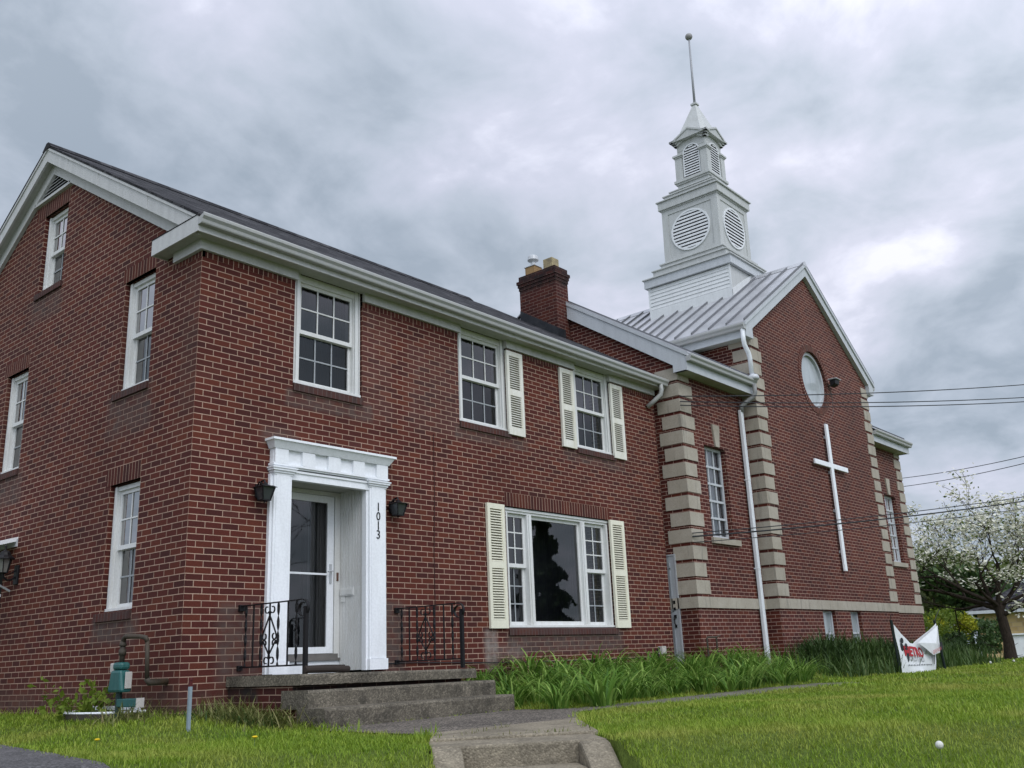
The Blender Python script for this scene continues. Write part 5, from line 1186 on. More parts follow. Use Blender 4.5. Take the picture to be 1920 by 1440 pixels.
m.tube([(MX,MY+0.02,0.76),(MX,MY+0.01,0.81),(MX,MY-0.03,0.825),(MX+0.03,MY-0.25,0.815),(MX+0.05,MY-0.33,0.80),(MX+0.06,MY-0.345,0.76)], 0.024, 10)
m.tube([(MX+0.06,MY-0.345,0.77),(MX+0.08,MY-0.345,0.41)], 0.021, 10); m.tube([(MX+0.08,MY-0.345,0.41),(MX+0.10,MY-0.345,0.37),(0.0,MY-0.345,0.37)], 0.032, 10); m.build('gas_pipe', pipe_rust, t, smooth=True)
m = MB(); m.tube([(MX,MY+0.03,0.30),(MX,MY+0.03,-0.15)], 0.030, 10); m.build('stand_post', mat_paint('stand_green', (0.010,0.035,0.034), 0.5, 0.3), t)
m = MB(); m.box(MX-0.03, MX+0.05, MY-0.36, MY+0.02, 0.145, 0.225); m.build('stand_arm', meter_g, t, bevel=0.008)
m = MB(); m.box(MX-0.03, MX+0.05, MY-0.375, MY-0.361, 0.14, 0.23); m.build('arm_end_cap', plastic_w, t)
# window well
t = thing('window_well', 'white rimmed basement window well overgrown by a weed at the gable wall', 'window well', (-0.25, 1.2, 0))
m = MB(); P = []
for k in range(17):
    a = math.pi*k/16; P.append((-0.42*math.sin(a)**0.7, 1.22-0.62*math.cos(a)))
for k in range(16):
    m.hexa([(P[k][0],P[k][1],-0.2),(P[k+1][0],P[k+1][1],-0.2),(P[k+1][0]*1.06,P[k+1][1],-0.2),(P[k][0]*1.06,P[k][1],-0.2),(P[k][0],P[k][1],0.085),(P[k+1][0],P[k+1][1],0.085),(P[k+1][0]*1.06,P[k+1][1],0.085),(P[k][0]*1.06,P[k][1],0.085)])
m.build('well_wall', pipe_rust, t)
m = MB(); m.tube([(p[0]*1.03, p[1], 0.09) for p in P], 0.013, 8); m.build('well_rim', white, t)
m = MB(HG); m.box(0.70, 1.74, -0.03, 0.0, 0.10, 0.14); m.build('well_frame', white, t)
# marker post
t = thing('marker_post', 'thin blue grey marker post with a red tip standing in the grass', 'post', (-0.42, -0.90, -0.06))
m = MB(); m.box(-0.437, -0.408, -0.912, -0.888, -0.3, 0.325); m.build('post_shaft', post_blue, t)
m = MB(); m.box(-0.438, -0.407, -0.91, -0.89, 0.325, 0.385); m.tube([(-0.422,-0.90,0.38),(-0.422,-0.90,0.40)], 0.02, 8); m.build('post_tip', post_red, t)
# little pipe rail near the church corner
t = thing('pipe_rail', 'low dark pipe hoop in front of the church wall', 'rail', (9.35,-0.62,0))
m = MB(); m.tube([(9.37,-0.62,-0.1),(9.37,-0.62,0.66),(9.40,-0.62,0.675),(9.66,-0.62,0.675),(9.69,-0.62,0.66),(9.69,-0.62,-0.1)], 0.016, 8); m.tube([(9.66,-0.62,0.675),(9.95,-0.55,0.70)], 0.012, 8); m.build('rail_hoop', pipe_rust, t)

# ================================================================== PLANTS
def ribbons(P, az, L, W, segs, a0, a1, twist=0.0):
    """arching blades: base points P (n,3), azimuth az, length L, width W, lean from vertical a0 (base) to a1 (tip)"""
    n = len(P); V = np.zeros((n, segs+1, 2, 3)); pos = np.array(P, float).copy()
    dirh = np.stack([np.cos(az), np.sin(az), 0*az], -1); side = np.stack([-np.sin(az+twist), np.cos(az+twist), 0*az], -1)
    for k in range(segs+1):
        t = k/segs; w = W*(1-t**2.2*0.94)*(0.75+0.25*min(1, t*4))
        V[:, k, 0] = pos - side*w[:, None]/2; V[:, k, 1] = pos + side*w[:, None]/2
        a = a0+(a1-a0)*((k+0.5)/segs)**1.25
        pos = pos + (dirh*np.sin(a)[:, None] + np.array([0,0,1.0])*np.cos(a)[:, None])*(L/segs)[:, None]
    base = (np.arange(n)*(segs+1)*2)[:, None, None]; q = np.arange(segs)[None, :, None]*2
    F = base + q + np.array([0,1,3,2])[None, None, :]
    return V.reshape(-1, 3), F.reshape(-1, 4)
def in_poly(x, y, poly):
    c = np.zeros(x.shape, bool); n = len(poly); j = n-1
    for i in range(n):
        xi, yi = poly[i]; xj, yj = poly[j]
        c ^= ((yi > y) != (yj > y)) & (x < (xj-xi)*(y-yi)/(yj-yi+1e-12)+xi); j = i
    return c
def blocked(x, y, soft=0.0):
    b = (x > -0.02) & (x < 21.0) & (y > np.where(x < 9.4, -0.03, -0.5)) & (y < 9.1)
    b |= (x > 11.9) & (x < 18.4) & (y > -0.8) & (y < 0)
    b |= (x > 0.52) & (x < 2.95) & (y > -1.12) & (y < 0.1) | (x > 0.49) & (x < 3.18) & (y > -1.66) & (y < -1.0)
    j = rng.normal(0, soft, x.shape); k = rng.normal(0, soft, x.shape)
    for P in (PATIO, DRV, strip): b |= in_poly(x+j, y+k, P)
    b |= in_poly(x+2.2*j, y+2.2*k, WALK)
    u = (x-SO[0])*SU[0]+(y-SO[1])*SU[1]; s = (x-SO[0])*SV[0]+(y-SO[1])*SV[1]
    b |= (np.abs(u) < 0.615) & (s > -0.52) & (s < 2.6)
    b |= s > 4.3
    return b
def scatter(n, r0, r1, y0, y1):
    """random ground points in the view sector between two distances"""
    r = np.sqrt(rng.uniform(r0*r0, r1*r1, n)); a = rng.uniform(R(y0), R(y1), n)
    return CAMPOS.x+r*np.sin(a), CAMPOS.y+r*np.cos(a)
GV, GF, GT, off = [], [], [], 0
for (n, r0, r1, h, w) in ((130000, 3.4, 8.5, 0.046, 0.0062), (140000, 8.5, 14, 0.048, 0.0085), (100000, 14, 24, 0.055, 0.016), (60000, 24, 42, 0.07, 0.032)):
    x, y = scatter(n, r0, r1, 8, 92)
    keep = ~blocked(x, y, 0.045); x, y = x[keep], y[keep]; m_ = len(x)
    clump = np.sin(x*2.1+np.sin(y*1.7)*1.3)*np.sin(y*2.6+np.sin(x*1.1)*1.7)
    hh = h*(0.7+0.6*rng.random(m_))*(1+0.22*clump)
    P = np.stack([x, y, gz(x, y)-0.006], -1)
    V, F = ribbons(P, rng.uniform(0, 6.283, m_), hh, np.full(m_, w)*(0.7+0.6*rng.random(m_)), 2, rng.uniform(0.05, 0.6, m_), rng.uniform(0.5, 1.6, m_))
    tt = np.clip(rng.normal(0.42, 0.2, m_)+0.12*clump, 0, 1)
    GV.append(V); GF.append(F+off); GT.append(np.repeat(tt, 6)); off += len(V)
tag(raw_mesh('grass', np.concatenate(GV), np.concatenate(GF), grass_m, cols=np.concatenate(GT)), kind='stuff')

# longer grass and weeds left standing along walls, steps and edges
def tuft_field(name, pts, hmin, hmax, w, mat, segs=3, lean=(0.1, 0.7), bend=(0.5, 1.7)):
    P = np.array(pts); n = len(P)
    V, F = ribbons(P, rng.uniform(0, 6.283, n), rng.uniform(hmin, hmax, n), np.full(n, w)*(0.6+0.7*rng.random(n)), segs, rng.uniform(*lean, n), rng.uniform(*bend, n))
    o = raw_mesh(name, V, F, mat, cols=np.repeat(np.clip(rng.normal(0.45, 0.24, n), 0, 1), (segs+1)*2)); return tag(o, kind='stuff')
def line_pts(segs, per_m, spread):
    out = []
    for (x0, y0, x1, y1) in segs:
        L = math.hypot(x1-x0, y1-y0); n = int(L*per_m); t = rng.random(n)
        x = x0+(x1-x0)*t+rng.normal(0, spread, n); y = y0+(y1-y0)*t+rng.normal(0, spread, n); z = gz(x, y)-0.01
        out.append(np.stack([x, y, z], -1))
    return np.concatenate(out)
tuft_field('edge_grass', line_pts([(-0.05,-0.12,-0.35,-0.12),(-0.1,0.2,-0.12,5),(0.3,-1.55,0.35,-2.3),(0.42,-1.2,0.45,-1.7),(-0.3,-3.75,0.2,-3.3),(3.15,-1.9,3.3,-2.1),(0.9,-4.35,2.0,-3.5)], 130, 0.05), 0.06, 0.15, 0.008, grass_m)
wp = line_pts([(0.45,-0.30,0.45,-1.15),(0.1,-0.25,0.5,-0.4),(0.1,-0.5,0.45,-1.4),(-0.25,-0.1,-0.45,0.45)], 420, 0.13)
tuft_field('dry_weeds', wp, 0.08, 0.30, 0.012, dryweed_m, segs=4, lean=(0.2, 0.9), bend=(0.7, 2.2))
wp = line_pts([(0.0,-0.12,0.35,-1.2)], 260, 0.12)
tuft_field('green_weeds', wp, 0.07, 0.2, 0.016, weed_m, segs=3, lean=(0.3, 1.0), bend=(0.8, 2.0))
wp = line_pts([(1.0,-3.45,0.0,-3.78),(0.3,-4.08,0.75,-4.5),(0.75,-4.5,0.2,-4.0)], 40, 0.02); wp[:, 2] = -0.09
tuft_field('crack_weeds', wp, 0.02, 0.06, 0.006, dryweed_m, segs=2)

# flower bed of day lilies, clump by clump
def lily_mesh(seed, n=58):
    g = np.random.default_rng(seed); a = g.uniform(0, 6.283, n); r = 0.13*np.sqrt(g.random(n))
    P = np.stack([r*np.cos(a), r*np.sin(a), 0*a], -1)
    V, F = ribbons(P, a+g.normal(0, 0.5, n), g.uniform(0.42, 0.80, n), g.uniform(0.018, 0.032, n), 7, g.uniform(0.05, 0.45, n), g.uniform(1.5, 2.75, n))
    return V, F, np.repeat(np.clip(g.normal(0.5, 0.30, n), 0, 1), 16)
protos = []
for sd_ in range(5):
    V, F, T_ = lily_mesh(100+sd_); o = raw_mesh('daylily_clump', V, F, lily_m, cols=T_); protos.append(o)
spots = []
for i in range(64):
    x = 3.35+i*0.118+rng.normal(0, 0.06); row = i % 4
    y = (-1.95, -1.35, -0.8, -0.35)[row]+rng.normal(0, 0.12)
    spots.append((x, y))
for i, (x, y) in enumerate(spots):
    src = protos[i % 5]; o = src if i < 5 else src.copy()
    if i >= 5: COL.objects.link(o)
    s = rng.uniform(0.72, 1.12)*(0.8 if x < 3.9 else 1.0); o.location = (x, y, float(gz(x, y))-0.01); o.rotation_euler = (0, 0, rng.uniform(0, 6.28)); o.scale = (s, s, s*rng.uniform(0.85, 1.05))
    tag(o, 'arching green daylily clump in the bed below the triple window', 'plant', 'daylily clumps in the flower bed')
wp = np.concatenate([np.stack([x := rng.uniform(3.1, 11.9, 1500), y := rng.uniform(-2.05, -0.1, 1500), gz(x, y)-0.01], -1)])
wp = wp[~((wp[:, 0] > 9.4) & (wp[:, 1] > -0.52))]
tuft_field('bed_grass', wp, 0.08, 0.24, 0.010, lily_m, segs=4, lean=(0.1, 0.6), bend=(0.5, 1.8))
wp = np.stack([x := rng.uniform(11.3, 20.5, 3000), y := rng.uniform(-2.3, -0.75, 3000), gz(x, y)-0.01], -1)
wp = wp[~((wp[:, 1] > -0.82) & (wp[:, 0] < 18.4))]
tuft_field('tall_weeds', wp, 0.15, 0.55, 0.022, weed_m, segs=4, lean=(0.05, 0.5), bend=(0.4, 1.6))

def leaf_quads(C, size, up=0.4, seed=0):
    """one small leaf quad per centre, randomly turned; up = how much the normal favours vertical"""
    g = np.random.default_rng(seed); n = len(C); N = g.normal(0, 1, (n, 3)); N[:, 2] = N[:, 2]*(1-up)+up*2.2*np.sign(g.random(n)-0.1); N /= np.linalg.norm(N, axis=1)[:, None]
    A = g.normal(0, 1, (n, 3)); A -= N*(A*N).sum(1)[:, None]; A /= np.linalg.norm(A, axis=1)[:, None]; B = np.cross(N, A)
    s = (np.full(n, size)*(0.6+0.8*g.random(n)))[:, None]; a, b = A*s*0.62, B*s*0.38
    V = np.stack([C-a, C+b-a*0.1, C+a, C-b-a*0.1], 1).reshape(-1, 3); F = np.arange(n*4).reshape(-1, 4); return V, F
def blob_points(n, blobs, seed=0, shell=0.5):
    """points through several overlapping lumps (x,y,z,rx,ry,rz), denser towards their outside"""
    g = np.random.default_rng(seed); w = np.array([b[3]*b[4]+b[3]*b[5] for b in blobs]); k = g.choice(len(blobs), n, p=w/w.sum())
    d = g.normal(0, 1, (n, 3)); d /= np.linalg.norm(d, axis=1)[:, None]; r = (1-shell*g.random(n)**1.5)*(1+0.12*g.normal(0, 1, n))
    b = np.array(blobs)[k]; return b[:, :3]+d*b[:, 3:]*r[:, None]
def bush(name, label, cat, base, blobs, n, size, mat, seed, group=None, stems=5):
    t = thing(name, label, cat, base, group); bl = [(base[0]+b[0], base[1]+b[1], base[2]+b[2], b[3], b[4], b[5]) for b in blobs]
    C = blob_points(n, bl, seed); C = C[C[:, 2] > base[2]-0.05]; V, F = leaf_quads(C, size, 0.3, seed)
    raw_mesh('foliage', V, F, mat, t, cols=np.repeat(np.clip(np.random.default_rng(seed).normal(0.5, 0.25, len(C)), 0, 1), 4))
    m = MB(); rr = random.Random(seed)
    for k in range(stems):
        b = bl[k % len(bl)]; m.tube([(base[0]+rr.uniform(-.1,.1), base[1]+rr.uniform(-.1,.1), base[2]-0.1), ((base[0]+b[0])/2, (base[1]+b[1])/2, (base[2]+b[2])/2), (b[0], b[1], b[2]+b[5]*0.3)], [0.03, 0.022, 0.008], 6)
    m.build('stem', bark, t); return t
def rblobs(n, rx, ry, h, r, seed):
    g = random.Random(seed); return [(g.uniform(-rx, rx), g.uniform(-ry, ry), g.uniform(0.25*h, h), r*g.uniform(0.6, 1.1), r*g.uniform(0.6, 1.1), r*g.uniform(0.5, 0.9)) for _ in range(n)]
# grassy shrubs hiding the church's basement windows
def weed_shrub(x, y, h, r, n, seed, label):
    t = thing('weedy_shrub', label, 'shrub', (x, y, float(gz(x, y))), 'overgrown shrubs along the church front'); g = np.random.default_rng(seed)
    a = g.uniform(0, 6.283, n); rr = r*np.sqrt(g.random(n)); P = np.stack([x+rr*np.cos(a), y+rr*np.sin(a)*0.55, float(gz(x, y))+0.35*h*g.random(n)], -1)
    V, F = ribbons(P, g.uniform(0, 6.283, n), g.uniform(0.4, 0.8, n)*h*(1.05-0.5*(rr/r)**2), g.uniform(0.018, 0.034, n), 4, g.uniform(0.05, 0.6, n), g.uniform(0.6, 1.9, n))
    raw_mesh('foliage', V, F, bush_dark if seed % 2 else weed_m, t, cols=np.repeat(np.clip(g.normal(0.45, 0.25, n), 0, 1), 10))
    m = MB(); rr_ = random.Random(seed); z = float(gz(x, y))
    for k in range(7): m.tube([(x+rr_.uniform(-r,r)*0.5, y+rr_.uniform(-.2,.2), z-0.05), (x+rr_.uniform(-r,r)*0.8, y+rr_.uniform(-.25,.25), z+h*rr_.uniform(0.5, 0.9))], [0.012, 0.004], 5)
    m.build('stem', dogleaf_m, t)
weed_shrub(12.75, -1.25, 0.80, 0.85, 900, 21, 'largest dark grassy shrub just right of the white church downpipe')
weed_shrub(14.15, -1.30, 0.72, 0.75, 800, 22, 'grassy shrub in front of the left basement window')
weed_shrub(15.5, -1.25, 0.66, 0.75, 800, 23, 'dark grassy shrub in front of the right basement window')
weed_shrub(17.0, -1.3, 0.55, 0.9, 700, 24, 'low grassy shrub behind the sagging banner')
weed_shrub(19.6, -1.1, 0.55, 1.0, 700, 25, 'dark low shrub at the far right corner of the church')
# weed growing out of the window well
t = thing('well_weed', 'yellow green leafy weed growing out of the window well', 'weed', (-0.28, 1.45, 0.0)); g_ = np.random.default_rng(5)
V1, F1 = ribbons(np.stack([-0.28+g_.normal(0,0.07,46), 1.42+g_.normal(0,0.16,46), np.full(46,-0.05)], -1), g_.uniform(0,6.283,46), g_.uniform(0.25,0.62,46), np.full(46,0.012), 5, g_.uniform(0.1,0.6,46), g_.uniform(0.8,1.9,46))
C_ = V1[g_.integers(0, len(V1), 420)]+g_.normal(0, 0.025, (420, 3)); C_ = C_[C_[:, 2] > 0.05]; V2, F2 = leaf_quads(C_, 0.06, 0.4, 3)
raw_mesh('foliage', np.concatenate([V1, V2]), np.concatenate([F1, F2+len(V1)]), lime_m, t, cols=np.clip(g_.normal(0.6, 0.2, len(V1)+len(V2)), 0, 1))
# dandelions
def dandelion(x, y, seedhead, label):
    z = float(gz(x, y)); t = thing('dandelion', label, 'flower', (x, y, z), 'dandelions in the lawn')
    m = MB(); m.tube([(x, y, z-0.02), (x+0.005, y, z+0.075)], 0.003, 5); m.build('stem', stem_f, t)
    m = MB()
    if seedhead: m.lathe((x+0.005, y, z+0.095), [(0.024*math.sin(math.pi*k/8)+0.0004, -0.024*math.cos(math.pi*k/8)) for k in range(9)], 12)
    else: m.lathe((x+0.005, y, z+0.075), [(0.004,0),(0.018,0.006),(0.022,0.012),(0.012,0.017),(0.003,0.018)], 14)
    m.build('flower_head', seed_f if seedhead else yellow_f, t)
dandelion(-1.52, -1.42, False, 'yellow dandelion nearest the asphalt drive'); dandelion(-1.02, -2.75, False, 'yellow dandelion in the lawn left of the lower stair')
dandelion(1.05, -6.85, True, 'white dandelion clock alone on the right lawn'); dandelion(16.6, -3.05, True, 'white dandelion clock in the grass right of the banner'); dandelion(17.4, -3.3, True, 'farther white dandelion clock right of the banner')
dandelion(8.7, -0.62, True, 'white dandelion clock in front of the grey outlet box')

# ---------------------------------------------------------------- trees
def grow(rr, p, d, L, r, depth, segs_out, tips, spread=0.55, up=0.12, minr=0.006, nseg=4, droop=0.0):
    pts = [p.copy()]; rad = [r]; q = p.copy(); dd = d.copy()
    for k in range(nseg):
        dd = (dd + Vector((rr.uniform(-1,1), rr.uniform(-1,1), rr.uniform(-1,1)))*0.17 + Vector((0,0,up-droop))*0.35).normalized()
        q = q + dd*(L/nseg); pts.append(q.copy()); rad.append(max(minr, r*(1-0.45*(k+1)/nseg)))
        if depth <= 2 and k >= 1: tips.append((q.copy(), dd.copy(), depth))
    segs_out.append((pts, rad))
    if depth == 0: tips.append((q.copy(), dd.copy(), 0)); return
    n = rr.choice((2, 3, 3)) if depth > 1 else 3
    for k in range(n):
        i = rr.randint(max(1, nseg-2), nseg) if k else nseg
        ax = Vector((rr.uniform(-1,1), rr.uniform(-1,1), rr.uniform(-0.35,0.6))).normalized()
        nd = (dd*(1-spread)+ax*spread*1.25).normalized()
        grow(rr, pts[i], nd, L*rr.uniform(0.62, 0.86), rad[i]*rr.uniform(0.6, 0.8), depth-1, segs_out, tips, spread, up, minr, nseg, droop)
def dogwood():
    D = 32.0; bx, by = CAMPOS.x+0.9702*D, CAMPOS.y+0.2425*D; bz = float(gz(bx, by)); rr = random.Random(12)
    t = thing('dogwood_tree', 'white flowering dogwood tree with a dark forked trunk in front of the tan brick house', 'tree', (bx, by, bz))
    segs, tips = [], []; rt_ = Vector((0.2425, -0.9702, 0)); b = Vector((bx, by, bz-0.1)); up = Vector((0,0,1)); bk_ = Vector((0.97, 0.2425, 0))
    fork = b+up*1.62-rt_*0.08
    segs.append(([b, b+up*0.6+rt_*0.02, b+up*1.15-rt_*0.03, fork], [0.20, 0.15, 0.14, 0.135]))
    limbs = [(-0.85, 0.1, 0.50, 2.6, 0.11), (-0.95, -0.3, 0.20, 2.5, 0.09), (-0.95, 0.35, 0.10, 2.1, 0.075), (-0.45, 0.2, 0.9, 2.1, 0.10), (0.05, -0.2, 1.0, 2.2, 0.12), (0.5, 0.3, 0.8, 2.2, 0.10), (0.85, -0.2, 0.45, 2.3, 0.10), (0.95, 0.25, 0.12, 2.2, 0.08), (-0.2, -0.9, 0.5, 2.0, 0.08), (0.15, 0.95, 0.5, 2.0, 0.08)]
    for (a, c, u, L, r) in limbs:
        d = (rt_*a+bk_*c+up*u).normalized(); grow(rr, fork+up*rr.uniform(-0.35, 0.15), d, L*(0.60 if u > 0.55 else 0.70), r*0.75, 4, segs, tips, 0.42, 0.06, 0.006)
    m = MB()
    for pts, rad in segs: m.tube([tuple(p) for p in pts], rad, 7 if rad[0] > 0.05 else 5, caps=False)
    m.build('trunk', bark, t, smooth=True)
    g = np.random.default_rng(8); T = np.array([tuple(q[0]) for q in tips]); lv = np.array([q[2] for q in tips])
    def cloud(per, spread, flat):
        C = np.repeat(T[lv <= 1], per, axis=0); return C+g.normal(0, 1, C.shape)*np.array([spread, spread, spread*flat])
    C = cloud(3, 0.13, 0.28); C[:, 2] += 0.05; C = C[C[:, 2] > bz+1.1]; V, F = leaf_quads(C, 0.092, 0.85, 4)
    raw_mesh('blossom', V, F, petal_m, t, cols=np.repeat(np.clip(g.normal(0.6, 0.25, len(C)), 0, 1), 4))
    C = cloud(1, 0.15, 0.4); C = C[C[:, 2] > bz+1.1]; V, F = leaf_quads(C, 0.07, 0.45, 5)
    raw_mesh('leaves', V, F, dogleaf_m, t, cols=np.repeat(np.clip(g.normal(0.5, 0.25, len(C)), 0, 1), 4))
dogwood()
def vpos(px, d):       # ground position seen in a given direction (unit bearings measured in the photograph)
    B = {1700: (0.945, 0.326), 1720: (0.948, 0.318), 1740: (0.951, 0.309), 1760: (0.954, 0.300), 1780: (0.957, 0.291), 1800: (0.959, 0.283), 1815: (0.961, 0.277), 1830: (0.963, 0.270), 1845: (0.9645, 0.264), 1860: (0.966, 0.258), 1890: (0.970, 0.245), 1920: (0.973, 0.233)}[px]
    return (CAMPOS.x+B[0]*d, CAMPOS.y+B[1]*d)
def far_tree(px, d, h, w, mat, seed, label, n=2600, size=0.34, group='green trees behind the church'):
    x, y = vpos(px, d) if isinstance(px, int) else px; z = float(gz(x, y)); rr = random.Random(seed); t = thing('green_tree', label, 'tree', (x, y, z), group)
    segs, tips = [], []; grow(rr, Vector((x, y, z-0.2)), Vector((0,0,1)), h*0.5, h*0.028, 3, segs, tips, 0.5, 0.2)
    m = MB()
    for pts, rad in segs: m.tube([tuple(p) for p in pts], rad, 6, caps=False)
    m.build('trunk', bark, t, smooth=True)
    bl = [(x+rr.uniform(-w, w)*0.55, y+rr.uniform(-w, w)*0.55, z+h*rr.uniform(0.35, 0.88), w*rr.uniform(0.28, 0.5), w*rr.uniform(0.28, 0.5), h*rr.uniform(0.10, 0.18)) for _ in range(11)]
    C = blob_points(n, bl, seed, 0.75); V, F = leaf_quads(C, size, 0.3, seed); raw_mesh('crown', V, F, mat, t, cols=np.repeat(np.clip(np.random.default_rng(seed).normal(0.5, 0.25, len(C)), 0, 1), 4))
far_tree(1720, 62, 7.0, 4.6, olive_m, 31, 'olive green tree just right of the church corner behind the dogwood')
far_tree(1780, 68, 7.6, 4.8, olive_m, 32, 'olive green tree in the middle behind the dogwood branches')
far_tree(1830, 60, 5.4, 3.6, bush_dark, 33, 'dark green tree left of the tan brick house')
far_tree(1860, 84, 8.6, 5.4, olive_m, 34, 'tall olive tree rising behind the tan brick house')
x, y = vpos(1740, 36); bush('lime_shrub', 'loose lime green shrub beside the right end of the church', 'shrub', (x, y, float(gz(x, y))), rblobs(9, 0.9, 0.8, 1.35, 0.5, 3), 1900, 0.085, lime_m, 41)
x, y = vpos(1760, 40); bush('lime_shrub', 'taller lime green shrub behind the banner posts', 'shrub', (x, y, float(gz(x, y))), rblobs(9, 0.8, 0.8, 1.7, 0.5, 4), 1900, 0.09, lime_m, 42)
x, y = vpos(1800, 40); bush('yellow_shrub', 'bright yellow green shrub left of the tan brick house', 'shrub', (x, y, float(gz(x, y))), rblobs(9, 0.65, 0.6, 1.45, 0.42, 6), 2200, 0.085, forsy_m, 43)
x, y = vpos(1780, 34); bush('dark_shrub', 'low dark green shrub in front of the yellow shrub', 'shrub', (x, y, float(gz(x, y))), rblobs(9, 0.75, 0.6, 0.62, 0.42, 7), 1900, 0.085, bush_dark, 44)
x, y = vpos(1815, 35); bush('dark_shrub', 'dark reddish green shrub right of the yellow shrub', 'shrub', (x, y, float(gz(x, y))), rblobs(7, 0.5, 0.5, 0.75, 0.36, 8), 1500, 0.08, bush_dark, 45)
x, y = vpos(1845, 47); bush('dark_shrub', 'tall dark evergreen shrub beside the tan brick house wall', 'shrub', (x, y, float(gz(x, y))), rblobs(9, 0.6, 0.6, 1.9, 0.55, 9), 2000, 0.12, bush_dark, 46)
# conifer and bare tree across the street, mirrored in the windows
x, y = 28.0, -17.5; z = -1.1; t = thing('conifer', 'tall dark conifer across the street, seen mirrored in the triple window', 'tree', (x, y, z))
m = MB(); m.tube([(x,y,z-0.2),(x,y,z+8.6)], [0.2, 0.03], 8); m.build('trunk', bark, t)
g_ = np.random.default_rng(3); n = 6500; hh = g_.random(n)**1.3; rad = 2.5*(1-hh)*(0.35+0.65*g_.random(n))*(0.75+0.35*np.sin(hh*46)); a = g_.uniform(0, 6.283, n)
C_ = np.stack([x+rad*np.cos(a), y+rad*np.sin(a), z+0.7+hh*8.0-0.25*rad], -1); V, F = leaf_quads(C_, 0.26, 0.3, 9); raw_mesh('crown', V, F, conif_m, t, cols=np.repeat(g_.random(n), 4))
t = thing('bare_tree', 'bare twiggy tree across the street, seen mirrored in the front door glass', 'tree', (17.0, -19.5, -1.1)); segs, tips = [], []
grow(random.Random(4), Vector((17.0,-19.5,-1.2)), Vector((0,0,1)), 3.4, 0.2, 5, segs, tips, 0.5, 0.22, 0.012)
m = MB()
for pts, rad in segs: m.tube([tuple(p) for p in pts], rad, 5, caps=False)
m.build('trunk', bark, t, smooth=True)

# ================================================================== TAN BRICK HOUSE AND VAN IN THE BACKGROUND
bx, by = vpos(1860, 52); bx -= 0.10; U_ = np.array([0.258, -0.966]); N_ = np.array([0.966, 0.258]); z0 = float(gz(bx, by))-0.1
TB = lambda a, d, z: (bx+U_[0]*a+N_[0]*d, by+U_[1]*a+N_[1]*d, z0+z)
t = thing('tan_brick_house', 'low tan brick house with a garage door behind the dogwood', 'house', (bx, by, z0))
wall('front_wall', brick_yellow, t, TB, [(-0.25,0),(9,0),(9,2.35),(-0.25,2.35)], [(1.05, 3.5, 0, 1.25)], 0.15)
m = MB(TB); m.face([(-0.25,0,0),(-0.25,7,0),(-0.25,7,2.35),(-0.25,0,2.35)]); m.face([(9,0,0),(9,7,0),(9,7,2.35),(9,0,2.35)]); m.face([(-0.25,7,0),(9,7,0),(9,7,2.35),(-0.25,7,2.35)]); m.build('side_wall', brick_yellow, t, recalc=False)
m = MB(TB); m.hexa([(-0.7,-0.45,2.40),(9.4,-0.45,2.40),(9.4,7.4,2.40),(-0.7,7.4,2.40),(1.9,3.2,3.75),(7.2,3.2,3.75),(7.2,3.6,3.75),(1.9,3.6,3.75)]); m.build('roof', shingle, t)
m = MB(TB); m.box(-0.72, 9.42, -0.50, -0.40, 2.28, 2.42); m.box(-0.72, 9.42, -0.40, 0, 2.30, 2.32); m.build('eave_fascia', ch_trim, t)
m = MB(TB); m.tube([(-0.5,-0.42,2.3),(-0.45,-0.35,2.1),(-0.2,-0.08,2.05)], 0.05, 8); m.build('downpipe', pipe_m, t)
m = MB(TB); m.box(1.05, 3.5, 0.10, 0.14, 0, 1.25); m.box(0.98, 1.05, -0.02, 0.12, 0, 1.32); m.box(1.05, 3.5, -0.02, 0.12, 1.25, 1.32); m.box(1.5, 3.2, 0.06, 0.099, 0.35, 0.72); m.build('garage_door', van_m, t)
vx, vy = vpos(1860, 60); vx += 0.0; vz = float(gz(vx, vy))
TV = lambda a, d, z: (vx+U_[0]*a+N_[0]*d, vy+U_[1]*a+N_[1]*d, vz+z)
t = thing('white_van', 'white van partly hidden behind the tan brick house', 'van', (vx, vy, vz))
m = MB(TV); m.hexa([(-0.55,-2.2,0.30),(1.25,-2.2,0.30),(1.25,2.2,0.30),(-0.55,2.2,0.30),(-0.36,-1.7,1.55),(1.06,-1.7,1.55),(1.06,2.15,1.55),(-0.36,2.15,1.55)]); m.build('body', van_m, t, bevel=0.12)
m = MB(TV); m.hexa([(-0.30,-2.06,0.86),(1.0,-2.06,0.86),(1.0,-1.8,0.86),(-0.30,-1.8,0.86),(-0.25,-1.86,1.36),(0.95,-1.86,1.36),(0.95,-1.7,1.36),(-0.25,-1.7,1.36)]); m.build('window', mat_paint('van_glass', (0.02,0.022,0.025), 0.1, 0.0, spec=0.6), t)
for (a, d) in ((-0.55,-1.4),(1.25,-1.4),(-0.55,1.4),(1.25,1.4)):
    m = MB(TV); m.lathe((a, d, 0.32), [(0.2,-0.1),(0.32,-0.09),(0.32,0.09),(0.2,0.1)], 16, axis='x'); m.build('wheel', tyre_m, t)

